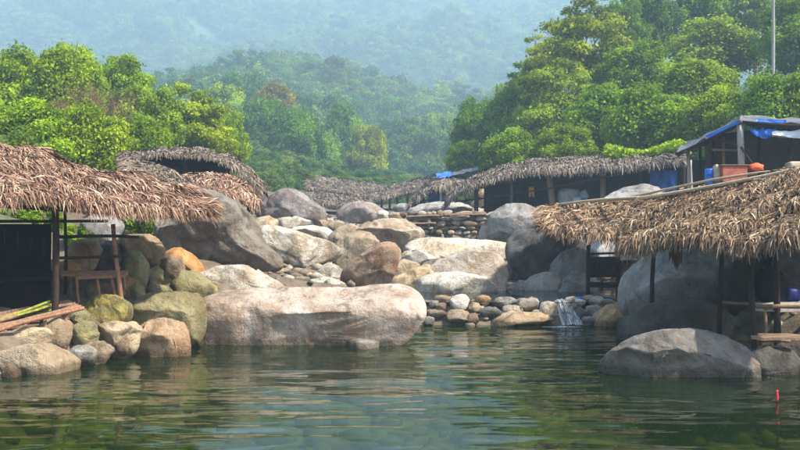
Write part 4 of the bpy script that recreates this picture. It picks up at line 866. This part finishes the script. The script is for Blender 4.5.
# red faded board counter, sack, barrel, cloths
cnt = empty('counter', P(734, 184, 26.1), 'faded red board counter in front of the tarpaulin shack', 'counter')
a = P(722, 166, 26.0); b = P(747, 182, 26.0); boxmesh('front_board', '', '', (a[0], 25.95, b[2]), (b[0], 26.03, a[2]), REDPANEL, .012, cnt)
boxmesh('side_board', '', '', (a[0] - .02, 26.04, b[2]), (a[0] + .05, 26.7, a[2]), REDPANEL, .012, cnt)
boxmesh('top_board', '', '', (a[0] - .04, 25.92, a[2] + .005), (b[0] + .04, 26.7, a[2] + .04), WOOD_BROWN, .01, cnt)
lump('sack', 'tan sack slumped against the left of the red counter', 'sack', P(717.5, 184, 26.3), (.12, .16, .26), SACK, 6)
def barrel(c, r_, h_, mat):
    prof = [(0.86, 0), (0.97, .05), (1.0, .12), (1.0, .30), (1.05, .33), (1.05, .36), (1.0, .39), (1.0, .62), (1.05, .65), (1.05, .68), (1.0, .71), (1.0, .9), (.95, .97), (.80, 1.0), (.78, .985)]
    seg = 24; V = [(math.cos(k / seg * 6.2832) * p * r_, math.sin(k / seg * 6.2832) * p * r_, z * h_) for p, z in prof for k in range(seg)]; V += [(0, 0, 0), (0, 0, .985 * h_)]
    n = len(prof); i = np.arange(n * seg).reshape(n, seg); q = np.stack([i[:-1], np.roll(i[:-1], -1, 1), np.roll(i[1:], -1, 1), i[1:]], -1).reshape(-1, 4)
    t0 = np.stack([np.full(seg, n * seg), np.roll(i[0], -1), i[0]], -1); t1 = np.stack([np.full(seg, n * seg + 1), i[-1], np.roll(i[-1], -1)], -1)
    return obj('barrel', make_mesh('barrel', np.array(V), [q, np.concatenate([t0, t1])]), mat, None, c)
tag(barrel(P(709.5, 185.5, 26.4), .125, .46, BLUE), 'small blue barrel left of the red counter', 'barrel')
lump('cloth_bundle', 'orange cloth bundle hung beside the red counter', 'cloth', P(756, 171.5, 26.15), (.2, .12, .11), ORANGE, 8, amp=0.5)
tag(patch('hanging_cloth', [P(735, 153, 26.9), P(740, 153, 26.9), P(740, 166, 26.9), P(735, 166, 26.9)], PURPLE, None, 8, 8, 0.05), 'purple cloth hanging by the grey shack post', 'cloth')
lump('wood_block', 'pale chopped wood pile at the right edge of the shack', 'wood pile', P(796, 176, 25.9), (.25, .2, .19), SACK, 9, boxy=0.4, amp=0.15)

# -- stall in the upper pool, right
st = thatched_hut('small thatched stall on two posts at the upper pool', [P(538, 226, 23.4), P(560, 232, 23.2), P(590, 236, 23), P(625, 238, 22.6), P(665, 240, 22.2)],
    [P(550, 210, 25.5), P(575, 207, 25.4), P(600, 205.5, 25.2), P(630, 203.5, 25), P(668, 200, 24.6)], THATCH_TAN, 10000, 0.42, 0.034, posts=[(589, 234, 292, 23.8, .055), (617, 232, 298, 23.4, .065), (650, 236, 290, 24.4, .05)], jit=0.5, lift=0.1, bias=-0.2)
for (a, b, r_) in [(P(586, 239, 23.7), P(636, 238, 23.4), .03), (P(588, 262, 23.75), P(646, 261, 23.6), .03), (P(586, 254, 24.8), P(640, 253, 24.6), .03), (P(586, 283, 23.7), P(622, 285, 23.4), .035), (P(590, 269, 23.8), P(618, 268, 23.5), .025)]:
    pole('rail', a, b, r_, WOOD_DARK, st, 0.004)
for k in range(3): board('shelf_board', P(587, 283 + k * 1.5, 24.6 - k * .3), P(640, 284 + k * 1.5, 24.2 - k * .3), 0.28, 0.04, WOOD_DARK, st)
board('backboard', P(590, 267, 24.7), P(620, 267, 24.6), 0.55, 0.03, WOOD_DARK, st, (0, 0, 1)); board('backboard', P(620, 270, 24.6), P(644, 270, 24.5), 0.5, 0.03, WOOD_DARK, st, (0, 0, 1))

# -- near right hut
hn = thatched_hut('big tan thatched hut on posts nearest on the right bank',
    [P(624, 247, 17.6), P(645, 249, 17.0), P(675, 238, 16.2), P(715, 239, 15.2), P(755, 246, 14.3), P(800, 234, 13.5), P(880, 230, 12.4)],
    [P(640, 204, 20.5), P(662, 201, 20.0), P(690, 197, 19.4), P(720, 191, 18.8), P(760, 183, 18.0), P(800, 174, 17.2), P(880, 158, 15.8)], THATCH_TAN, 38000, 0.40, 0.022, posts=[
    (722, 240, 306, 17.4, .05), (751, 250, 345, 14.9, .055), (776, 240, 335, 15.6, .06), (850, 235, 340, 13.6, .06), (655, 240, 300, 19.4, .05), (832, 230, 330, 16.5, .06)], jit=0.46, lift=0.10, bias=-0.25)
for (x0, y0, Y0, x1, y1, Y1, r_) in [(560, 207.5, 25.0, 735, 194, 18.4, .035), (640, 202, 20.2, 840, 163, 16.3, .04), (600, 205, 24.6, 800, 171.5, 17.0, .03)]:
    a = P(x0, y0 - 3, Y0); b = P(x1, y1 - 3, Y1); pole('top_pole', a, b, r_, WOOD_PALE, hn, 0.004)
for k in range(4): board('deck_board', P(752, 303 + k * 2, 17.0 - k * .4), P(870, 303 + k * 2, 16.4 - k * .4), 0.36, 0.045, WOOD_GREY, hn)
for k in range(3): board('low_board', P(751, 336 + k, 14.9 - k * .17), P(800, 336 + k, 14.7 - k * .17), 0.15, 0.04, WOOD_BROWN, hn)
for (a, b, r_) in [(P(752, 306, 15.5), P(870, 308, 15.1), .035), (P(722, 302, 17.4), P(755, 304, 16.5), .03), (P(765, 306, 15.6), P(766, 340, 15.5), .03), (P(752, 340, 14.85), P(790, 341, 14.9), .03)]:
    pole('rail', a, b, r_, WOOD_BROWN, hn, 0.004)
patch('shade_dark_wall', [P(742, 226, 20.3), P(900, 222, 17.6), P(900, 320, 17.6), P(742, 320, 20.3)], SHADE_DARK_TARP, hn, sag=0.1)  # added near-black sheet, painting the deep shade under the roof
fv, fq, ft = [], [], []
for k in range(26):
    c = P(676 + random.uniform(-4, 4), 246, 16.2) + np.array((0, random.uniform(-.1, .1), 0)); L = random.uniform(.15, .42); w = random.uniform(.012, .03); dx = random.uniform(-.08, .08)
    fv += [c + (-w, 0, 0), c + (w, 0, 0), c + (w * 1.2 + dx * .5, -.02, -L * .5), c + (-w * 1.2 + dx * .5, -.02, -L * .5), c + (dx + .004, 0, -L), c + (dx - .004, 0, -L)]
    fq += [(k * 6, k * 6 + 1, k * 6 + 2, k * 6 + 3), (k * 6 + 3, k * 6 + 2, k * 6 + 4, k * 6 + 5)]; ft += [random.uniform(0, .3)] * 6
obj('hanging_frond', make_mesh('hanging_frond', np.array(fv) - loc_of(hn), np.array(fq), False, {'tint': ft}), THATCH_TAN, hn, (0, 0, 0))
lump('plastic_bag', 'dark blue bag on the platform of the near right hut', 'bag', P(793, 302, 16.8), (.12, .11, .13), DARKBLUE, 11)
lump('sack', 'dark grey sack on the platform of the near right hut', 'sack', P(766, 303, 16.9), (.2, .2, .3), SHADE_DARK_TARP, 12)
tag(board('plank', P(688, 325.5, 17.3), P(722, 324, 17.0), 0.22, 0.06, BLUE_PALE, None), 'pale blue plank lying on the dark wet rock', 'plank')
rs = empty('red_marker_stick', P(776, 402, 12.0), 'thin red stick standing in the water at lower right', 'stick'); 
a = P(776, 402, 12.0); a[2] = Tz(a[0], a[1]); b = P(777, 391, 12.0); pole('stick', a, b, .014, WOOD_DARK, rs); pole('red_wrap', b - (0, 0, .12), b + (0, 0, .01), .018, REDCLOTH, rs)
# hose on the weir, two leaning sticks on the wall
def hose(label, pts, r_, mat, name='hose'):
    p = resample(pts, 24); V, q, t = tube_data(p - p[0], np.full(24, r_), 8); return tag(obj(name, make_mesh(name, V, [q, t]), mat, None, p[0]), label, 'hose')
hose('blue hose lying along the top of the stone weir', [P(568, 300.5, 22.3), P(575, 298, 22.1), P(583, 297, 22.1), P(592, 297.5, 22.1), P(604, 296.5, 22.2), P(616, 299, 22.6)], 0.014, BLUE)
tag(pole('leaning_stick', P(440.5, 241, 35.2), P(430.5, 214, 35.6), .055, WOOD_PALE, None), 'left of two pale sticks leaning on the dry stone wall', 'stick')
tag(pole('leaning_stick', P(452, 242, 35.2), P(445.5, 219, 35.6), .05, WOOD_PALE, None), 'right of two pale sticks leaning on the dry stone wall', 'stick')

# ------------------------------------------------------------------ trees
def crown_mesh(name, seed, n_leaf, n_clump, leaf, kind='round', tintshift=0.0):
    """a crown of unit radius: leaf-sized faces gathered in clumps spread through its volume"""
    r = np.random.default_rng(seed); C = []
    while len(C) < n_clump:
        p = r.normal(size=3); p /= np.linalg.norm(p); rad = r.uniform(0.35, 0.86) ** 0.7
        if kind == 'layered': p = p * rad; p[2] = np.round(p[2] * 2.5) / 2.5 + r.normal() * .13; 
        elif kind == 'tall': p = p * rad * np.array((0.8, 0.8, 1.0)); 
        elif kind == 'drape': p = p * rad; p[2] = p[2] * 0.9 - 0.25 * (p[0] ** 2 + p[1] ** 2)
        else: p = p * rad
        if p[2] < -0.75: continue
        C.append(p)
    C = np.array(C); cr = r.uniform(0.10, 0.24, len(C)); k = r.integers(0, len(C), n_leaf)
    wts = cr ** 2; k = r.choice(len(C), n_leaf, p=wts / wts.sum())
    d = r.normal(size=(n_leaf, 3)); d[:, 2] += 0.35; d /= np.linalg.norm(d, axis=1)[:, None]
    rr = cr[k] * r.uniform(0.45, 1.12, n_leaf) ** 0.6 * np.where(r.random(n_leaf) < 0.22, r.uniform(1.0, 1.75, n_leaf), 1.0); sh = np.array((1.15, 1.15, 0.55 if kind == 'layered' else 0.85))
    p = C[k] + d * rr[:, None] * sh
    if kind == 'drape': p[:, 2] -= r.random(n_leaf) ** 3 * 0.28
    nrm = d * 0.9 + np.array((0, 0, 0.5)) + r.normal(size=(n_leaf, 3)) * 0.55; nrm /= np.linalg.norm(nrm, axis=1)[:, None]
    a = np.cross(nrm, r.normal(size=(n_leaf, 3))); a /= np.linalg.norm(a, axis=1)[:, None]; a[:, 2] -= 0.25; b = np.cross(nrm, a)
    L = leaf * r.uniform(0.6, 1.35, n_leaf)[:, None]; W = L * 0.30
    V = np.stack([p - a * L * .5, p + b * W - nrm * L * .05, p + a * L * .5 - nrm * L * .14, p - b * W - nrm * L * .05], 1).reshape(-1, 3)
    q = np.arange(n_leaf * 4).reshape(-1, 4)
    ct = r.uniform(-0.30, 0.26, len(C)); tint = np.clip(0.5 + ct[k] + r.normal(size=n_leaf) * 0.13 + tintshift, 0, 1)
    return make_mesh(name, V, q, False, {'tint': np.repeat(tint, 4)})
def trunk_mesh(name, seed, limbs=6, spread=0.55):
    r = np.random.default_rng(seed); Vs, Qs, Ts, k = [], [], [], 0
    def add(pts, rad, seg):
        nonlocal k
        V, q, t = tube_data(pts, rad, seg, 0.06, seed); Vs.append(V); Qs.append(q + k); Ts.append(t + k); k += len(V)
    t = np.linspace(0, 1, 9); lean = r.normal(size=2) * 0.06
    main = np.stack([lean[0] * t ** 2 + 0.02 * np.sin(t * 7), lean[1] * t ** 2, t], 1); add(main, 0.055 * (1 - 0.75 * t) + 0.02 * np.exp(-t * 12), 8)
    for j in range(limbs):
        h = r.uniform(0.38, 0.85); a = j / limbs * 6.28 + r.uniform(-.5, .5); s = np.linspace(0, 1, 6); R_ = spread * r.uniform(.6, 1.1)
        b0 = np.array([np.interp(h, t, main[:, 0]), np.interp(h, t, main[:, 1]), h])
        pts = b0 + np.stack([np.cos(a) * R_ * s, np.sin(a) * R_ * s, (0.10 + 0.25 * r.random()) * s ** 0.8], 1) + r.normal(size=(6, 3)) * 0.012 * s[:, None]
        add(pts, 0.024 * (1 - 0.8 * s) * (1.2 - h), 6)
        for m in range(2):
            a2 = a + r.uniform(-.9, .9); pts2 = pts[3] + np.stack([np.cos(a2) * .25 * s, np.sin(a2) * .25 * s, .12 * s], 1); add(pts2, 0.009 * (1 - .8 * s), 5)
    return make_mesh(name, np.concatenate(Vs), [np.concatenate(Qs), np.concatenate(Ts)])
CROWNS = {'round': [crown_mesh('crown_round', 31, 27000, 105, 0.070), crown_mesh('crown_round', 32, 27000, 130, 0.066)],
          'layered': [crown_mesh('crown_layered', 33, 25000, 110, 0.066, 'layered'), crown_mesh('crown_layered', 38, 25000, 130, 0.063, 'layered')],
          'tall': [crown_mesh('crown_tall', 34, 25000, 95, 0.070, 'tall')],
          'drape': [crown_mesh('crown_drape', 35, 29000, 115, 0.068, 'drape'), crown_mesh('crown_drape', 36, 29000, 95, 0.070, 'drape')],
          'bush': [crown_mesh('crown_bush', 37, 12000, 50, 0.11, 'drape')]}
TRUNKS = [trunk_mesh('trunk', 41), trunk_mesh('trunk', 42, 8, 0.65), trunk_mesh('trunk', 43, 5, 0.45)]
for l in CROWNS.values():
    for me in l: me.materials.append(LEAF)
for me in TRUNKS: me.materials.append(BARK)
TREES = []
def tree(label, px, ytop, ybot, wpx, Y, kind='round', col=(1, 1, 1), group=None, name='broadleaf_tree', cat='tree', variant=None):
    """a tree whose crown spans ytop..ybot and wpx in the photograph at distance Y; its trunk stands on the terrain"""
    i = len(TREES); top = P(px, ytop, Y); bot = P(px, ybot, Y); x = top[0]; zt = Tz(x, Y); W = wpx / F * Y
    H = top[2] - bot[2]
    o = empty(name, (x, Y, zt - 0.1), label, cat, group); r = np.random.default_rng(900 + i)
    l = CROWNS[kind]; me = l[(variant if variant is not None else i) % len(l)]
    c = obj('crown', me, None, o, (0, 0, (top[2] + bot[2]) / 2 - zt + 0.1), color=(*col, 1)); c.scale = (W / 2 * 1.02, W / 2 * r.uniform(.9, 1.1), H / 2 * 1.05); c.rotation_euler = (0, 0, r.uniform(0, 6.28))
    th = max((top[2] + bot[2]) / 2 + H * 0.28 - zt, 0.6); tr = obj('trunk', TRUNKS[i % 3], None, o, (0, 0, 0)); tr.scale = (W / 2, W / 2, th); tr.rotation_euler = (0, 0, r.uniform(0, 6.28))
    TREES.append((x, Y)); return o
GL, GR, GM = 'trees on the left bank', 'trees on the right slope', 'trees in the middle of the valley'
BR = (1.5, 1.4, 0.8); YG = (1.8, 1.45, 0.7); DK = (0.72, 0.9, 0.8); MD = (1.2, 1.25, 0.85); BG = (0.6, 0.82, 0.95); OL = (1.4, 1.25, 0.8); OR = (2.1, 1.05, 0.5)
# left bank
tree('bright green rounded tree at the left edge of the picture', 8, 42, 135, 105, 46, 'drape', BR, GL)
tree('bright vine-draped tree second from the left edge', 66, 40, 130, 84, 44, 'drape', BR, GL)
tree('darker green tree behind the vine-draped pair on the left', 122, 55, 125, 72, 53, 'round', MD, GL)
tree('low light-green bushy tree above the nearest left roof', 26, 96, 172, 110, 33, 'drape', (1.35, 1.35, 0.8), GL)
tree('leafy tree with yellow tips above the middle of the near left roof', 92, 98, 185, 84, 35, 'drape', (1.6, 1.4, 0.75), GL)
tree('green tree over the dark ragged roof', 150, 84, 168, 72, 47, 'round', BR, GL)
tree('olive yellow tree at the right end of the left bank', 196, 94, 175, 78, 50, 'layered', YG, GL)
tree('dense tree between the yellow-tipped and the olive tree', 142, 112, 172, 62, 40, 'drape', (1.2, 1.2, 0.8), GL)
tree('shaded green tree low at the far left edge', -45, 60, 165, 100, 40, 'round', MD, GL)
tree('small green tree right of the olive yellow one', 226, 112, 182, 48, 58, 'round', BR, GL)
# brown bare shrub
def bare_shrub():
    c = P(100, 112, 41); z = Tz(c[0], 41); o = empty('bare_shrub', (c[0], 41, z), 'reddish-brown bare twiggy shrub among the left bank trees', 'shrub', None)
    r = np.random.default_rng(77); Vs, Qs, Ts, k = [], [], [], 0
    def grow(p, d, L, rad, lev):
        nonlocal k
        s = np.linspace(0, 1, 4)[:, None]; pts = p + d * L * s + r.normal(size=(4, 3)) * 0.05 * L * s
        V, q, t = tube_data(pts, rad * (1 - .5 * s[:, 0]), 4); Vs.append(V); Qs.append(q + k); Ts.append(t + k); k += len(V)
        if lev:
            for m in range(4):
                nd = d + r.normal(size=3) * 0.55; nd /= np.linalg.norm(nd); grow(pts[r.integers(2, 4)], nd, L * r.uniform(.55, .8), rad * .55, lev - 1)
    zc = CAMH - (118 - CY) / F * 41 - z
    for m in range(11):
        a = r.uniform(0, 6.28); d = np.array((math.cos(a) * .6, math.sin(a) * .4 - .2, .75)); d /= np.linalg.norm(d); grow(np.array((r.uniform(-.6, .6), r.uniform(-.3, .3), zc - 1.0)), d, 1.15, .03, 3)
    V, q, t = tube_data(np.array([(0, 0, -.1), (.05, 0, zc * .4), (0, 0, zc - .6)]), [.11, .09, .07], 6); Vs.append(V); Qs.append(q + k); Ts.append(t + k)
    obj('twigs', make_mesh('twigs', np.concatenate(Vs[:-1]), [np.concatenate(Qs[:-1]), np.concatenate(Ts[:-1])]), TWIG, o, (0, 0, 0), kind='stuff')
    obj('stem', make_mesh('stem', V, [q, t]), TWIG, o, (0, 0, 0))
bare_shrub()
tree('low bright bush seen between the rails of the near left hut', 78, 220, 246, 34, 21.5, 'bush', (1.5, 1.5, 0.8), None, 'leafy_bush', 'bush')
tree('leafy bush in the gap under the left end of the near left roof', 8, 204, 232, 44, 22.5, 'bush', (1.0, 1.1, 0.8), None, 'leafy_bush', 'bush')
tree('leafy bush just left of the main post of the near left hut', 44, 205, 232, 40, 23.0, 'bush', (1.2, 1.2, 0.8), None, 'leafy_bush', 'bush')
tree('leafy bush in the shade behind the leaning hut post', 140, 200, 234, 44, 24.0, 'bush', (0.9, 1.0, 0.8), None, 'leafy_bush', 'bush')
# right slope
tree('dark green rounded tree at the left foot of the right slope', 478, 98, 172, 56, 72, 'round', DK, GR)
tree('second dark tree on the right slope beside the tall airy one', 512, 82, 165, 62, 68, 'round', (1.0, 1.15, 0.75), GR)
tree('tall airy yellow-green tree crowning the right slope', 585, 4, 100, 104, 62, 'layered', (1.65, 1.3, 0.7), GR)
tree('light green spreading tree under the tall airy one', 560, 62, 160, 104, 58, 'layered', (1.35, 1.25, 0.75), GR)
tree('dark blue-green tree left of the tall airy one', 528, 68, 112, 54, 70, 'layered', DK, GR)
tree('tall dark tree at the top edge over the right slope', 650, -30, 58, 78, 74, 'tall', (0.62, 0.8, 0.7), GR)
tree('second tall dark tree at the top edge with bare trunks below', 700, -34, 40, 70, 76, 'tall', (0.8, 0.95, 0.7), GR)
tree('broad olive tree right of centre on the right slope', 716, 16, 78, 104, 66, 'drape', OL, GR)
tree('mid-green domed tree above the long hut', 640, 36, 98, 84, 58, 'drape', MD, GR)
tree('bright domed tree above the roof creeper', 694, 56, 118, 92, 51, 'drape', (1.25, 1.2, 0.8), GR)
tree('vine-covered bright tree behind the long hut roof', 650, 80, 158, 92, 46, 'drape', (1.15, 1.25, 0.85), GR)
tree('bright tree just left of the tarpaulin shack', 716, 84, 152, 74, 43, 'drape', BR, GR)
tree('leafy tree directly behind the tarpaulin shack', 770, 68, 150, 90, 41, 'drape', (1.1, 1.25, 0.85), GR)
tree('green tree at the right edge behind the wooden pole', 806, -12, 84, 110, 60, 'round', MD, GR)
tree('dark mid-slope tree over the middle of the long hut', 602, 84, 160, 84, 51, 'round', (1.1, 1.2, 0.8), GR)
tree('shrubby tree above the left part of the long hut', 512, 126, 180, 64, 53, 'drape', MD, GR)
tree('low bright tree behind the blue roof tarpaulin', 560, 122, 172, 72, 49, 'drape', (1.2, 1.15, 0.8), GR)
tree('pale green tree at the very top right', 756, -24, 40, 80, 80, 'round', BR, GR)
tree('tree at the far right edge above the white curtain', 822, 60, 150, 80, 40, 'drape', BR, GR)
tree('bushy dark tree low on the slope by the far shed roof', 466, 140, 186, 44, 66, 'round', (0.9, 1.05, 0.8), GR)
tree('small yellowish tree at the left shoulder of the tall airy one', 545, 40, 90, 50, 66, 'layered', YG, GR)
tree('dark tree high behind the tall airy one', 622, 0, 60, 56, 70, 'round', DK, GR)
# middle of the valley
tree('pale green tree left of the dark valley trees', 226, 84, 158, 62, 128, 'round', BR, GM)
tree('dark blue-green tree in the left middle of the valley', 262, 98, 186, 72, 116, 'round', BG, GM)
tree('second blue-green tree right beside the darker one', 298, 108, 188, 62, 113, 'round', (0.65, 0.9, 0.9), GM)
tree('tree with orange leaves on top in the middle of the valley', 276, 82, 140, 54, 138, 'tall', (1.7, 0.95, 0.55), GM)
tree('tall bright tree in the centre of the valley', 344, 100, 182, 50, 139, 'tall', (1.0, 1.25, 0.8), GM)
tree('yellow-green autumn-tinted tree in the centre of the valley', 367, 124, 186, 44, 128, 'round', (1.75, 1.3, 0.5), GM)
tree('green tree low in front of the blue-green pair', 318, 132, 190, 46, 125, 'round', MD, GM)
tree('dark top tree on the middle hill', 335, 54, 110, 40, 258, 'tall', (0.6, 0.55, 0.6), GM)
tree('broad light tree on the middle hill', 272, 64, 120, 92, 267, 'round', BR, GM)
tree('tree left on the middle hill', 228, 74, 125, 56, 248, 'round', MD, GM)
tree('grey-green hazy tree right of the valley centre', 405, 138, 190, 56, 174, 'round', (1.1, 0.95, 0.9), GM)
tree('hazy tree below the right slope edge', 440, 112, 184, 54, 188, 'round', MD, GM)
tree('small lone tree standing out on the hazy hill', 441, 84, 128, 28, 300, 'round', BR, GM)
tree('hazy dark tree on the far side of the valley centre', 388, 96, 156, 56, 248, 'round', DK, GM)
tree('pale hazy tree next to the dark foot of the right slope', 462, 122, 180, 44, 162, 'round', (1.1, 1.1, 0.9), GM)

# creeper on the long hut roof
def creeper():
    c = P(645, 158, 41.5); o = empty('creeper', c, 'bright green creeper growing over the long hut roof', 'creeper'); r = np.random.default_rng(8); n = 2600
    px = r.uniform(604, 690, n); hgt = (0.5 + 0.5 * np.sin((px - 600) * .09 + 1)) * 0.35 + .25
    t = (px - 605) / 81; Yc = 43 - 3 * t + r.uniform(-.9, .6, n); ycen = 157 - 4 * t
    p = np.stack([(px - CX) / F * Yc, Yc, CAMH - (ycen - CY) / F * Yc + r.random(n) ** 1.5 * hgt - .05], 1) - c
    nrm = r.normal(size=(n, 3)) + np.array((0, -.4, .8)); nrm /= np.linalg.norm(nrm, axis=1)[:, None]; a = np.cross(nrm, r.normal(size=(n, 3))); a /= np.linalg.norm(a, axis=1)[:, None]; b = np.cross(nrm, a)
    L = r.uniform(.10, .24, n)[:, None]; V = np.stack([p - a * L * .5, p + b * L * .38, p + a * L * .5 - nrm * L * .15, p - b * L * .38], 1).reshape(-1, 3)
    obj('leaves', make_mesh('leaves', V, np.arange(n * 4).reshape(-1, 4), False, {'tint': np.repeat(np.clip(r.normal(.62, .2, n), 0, 1), 4)}), LEAF, o, (0, 0, 0), kind='stuff', color=(1.5, 1.45, .8, 1))
    for k in range(6):
        q = [P(606 + k * 13 + m * 5, 157.5 - k * .5 + random.uniform(-1, 1), 42.6 - k * .45) + np.array((0, 0, .04)) for m in range(4)]
        V, qd, tr = tube_data(resample(q, 10) - np.array(c), np.full(10, .018), 5); obj('vine', make_mesh('vine', V, [qd, tr]), BARK, o, (0, 0, 0))
creeper()
# wooden pole on the right slope
up = empty('wooden_pole', (P(773, 60, 47)[0], 47, Tz(P(773, 60, 47)[0], 47)), 'tall bare wooden pole rising from the right slope', 'pole')
pole('shaft', np.array((up.location.x, 47, up.location.z - .3)), P(773, -26, 47), .09, WOOD_GREY, up, 0.002, 0.8, 10, 12)
b = P(773, -22, 47); pole('crossarm', b + np.array((-.6, 0, -.3)), b + np.array((.6, 0, -.3)), .05, WOOD_GREY, up)

# ------------------------------------------------------------------ uncountable woods (geometry nodes on points, with crowns of real trees)
def scatter_crowns(name, X, Y, S, SZ, seed, material, protos, lift):
    r = np.random.default_rng(seed); n = len(X); Z = T(X, Y) + S * lift
    me = bpy.data.meshes.new(name); me.vertices.add(n); me.vertices.foreach_set('co', np.stack([X, Y, Z], 1).ravel())
    for nm, vals, typ, key in (('rot', np.stack([np.zeros(n), np.zeros(n), r.uniform(0, 6.28, n)], 1), 'FLOAT_VECTOR', 'vector'), ('scl', np.stack([S, S, SZ], 1), 'FLOAT_VECTOR', 'vector')):
        a = me.attributes.new(nm, typ, 'POINT'); a.data.foreach_set(key, vals.astype(np.float32).ravel())
    o = obj(name, me, None, kind='stuff')
    ng = bpy.data.node_groups.new(name, 'GeometryNodeTree'); ng.interface.new_socket('Geometry', in_out='INPUT', socket_type='NodeSocketGeometry'); ng.interface.new_socket('Geometry', in_out='OUTPUT', socket_type='NodeSocketGeometry')
    N = ng.nodes; gi = N.new('NodeGroupInput'); go = N.new('NodeGroupOutput'); iop = N.new('GeometryNodeInstanceOnPoints'); jn = N.new('GeometryNodeJoinGeometry')
    for p in protos:
        oi = N.new('GeometryNodeObjectInfo'); oi.inputs['Object'].default_value = p; oi.transform_space = 'ORIGINAL'
        sm = N.new('GeometryNodeSetMaterial'); sm.inputs['Material'].default_value = material; ng.links.new(oi.outputs['Geometry'], sm.inputs['Geometry'])
        gti = N.new('GeometryNodeGeometryToInstance'); ng.links.new(sm.outputs[0], gti.inputs[0]); ng.links.new(gti.outputs[0], jn.inputs[0])
    ng.links.new(gi.outputs[0], iop.inputs['Points']); ng.links.new(jn.outputs[0], iop.inputs['Instance']); iop.inputs['Pick Instance'].default_value = True
    for nm, sock in (('rot', 'Rotation'), ('scl', 'Scale')):
        na = N.new('GeometryNodeInputNamedAttribute'); na.data_type = 'FLOAT_VECTOR'; na.inputs['Name'].default_value = nm; ng.links.new(na.outputs['Attribute'], iop.inputs[sock])
    ri = N.new('FunctionNodeRandomValue'); ri.data_type = 'INT'
    ri.inputs[4].default_value = 0; ri.inputs[5].default_value = len(protos) - 1; ng.links.new(ri.outputs[2], iop.inputs['Instance Index'])
    ng.links.new(iop.outputs[0], go.inputs[0]); md = o.modifiers.new('scatter', 'NODES'); md.node_group = ng
    o['label'] = name.replace('_', ' '); return o
crown_objs = {}
for o in list(COL.objects):
    if o.name.startswith('crown') and o.data and o.data.name not in crown_objs: crown_objs[o.data.name] = o
protos = [v for k, v in sorted(crown_objs.items())]
r = np.random.default_rng(12)
n = 30000; Y = 165 + (1000 - 165) * r.random(n) ** 0.85; X = (r.random(n) * 2 - 1) * (Y * 0.50 + 30)
keep = r.random(n) < 0.45
X, Y = X[keep], Y[keep]; S = r.uniform(3.2, 6.6, len(X)) * (1 + 0.5 * sstep(Y, 200, 700))
forest = scatter_crowns('distant_forest', X, Y, S, S * r.uniform(.75, 1.35, len(X)), 13, FOREST, protos, 0.75)
del forest['label']
n = 4200; Y = r.uniform(24, 165, n); X = (r.random(n) * 2 - 1) * (Y * 0.5 + 14)
dl = interp(Y, XL) - X; dr = X - interp(Y, XR); keep = ((dl > 5.0) & ((Y > 34) | (dl > 9.5))) | ((dr > 5.2) & (Y > 47)) | ((dr > 9) & (Y > 36)) | ((Y > 88))
X, Y = X[keep], Y[keep]; S = r.uniform(0.6, 1.5, len(X)) * (1 + 0.8 * sstep(Y, 80, 140))
under = scatter_crowns('undergrowth', X, Y, S, S * r.uniform(.6, 1.0, len(X)), 14, FOREST, protos, 0.35)
del under['label']

# ------------------------------------------------------------------ air
def haze():
    bm = bmesh.new(); bmesh.ops.create_cube(bm, size=1.0); me = bpy.data.meshes.new('haze')
    lo, hi = Vector((-1060, -66, -3.5)), Vector((1060, 1240, 330))
    for v in bm.verts: v.co = Vector((lo[k] + hi[k]) / 2 + v.co[k] * (hi[k] - lo[k]) for k in range(3))
    bm.to_mesh(me); bm.free()
    m = bpy.data.materials.new('haze_air'); m.use_nodes = True; t = m.node_tree; t.nodes.clear()
    o = t.nodes.new('ShaderNodeOutputMaterial'); v = t.nodes.new('ShaderNodeVolumePrincipled'); v.inputs['Density'].default_value = HAZE_DENSITY; v.inputs['Color'].default_value = (0.58, 0.80, 1.0, 1); v.inputs['Anisotropy'].default_value = 0.15
    t.links.new(v.outputs[0], o.inputs['Volume']); obj('haze', me, m, kind='stuff')
haze()
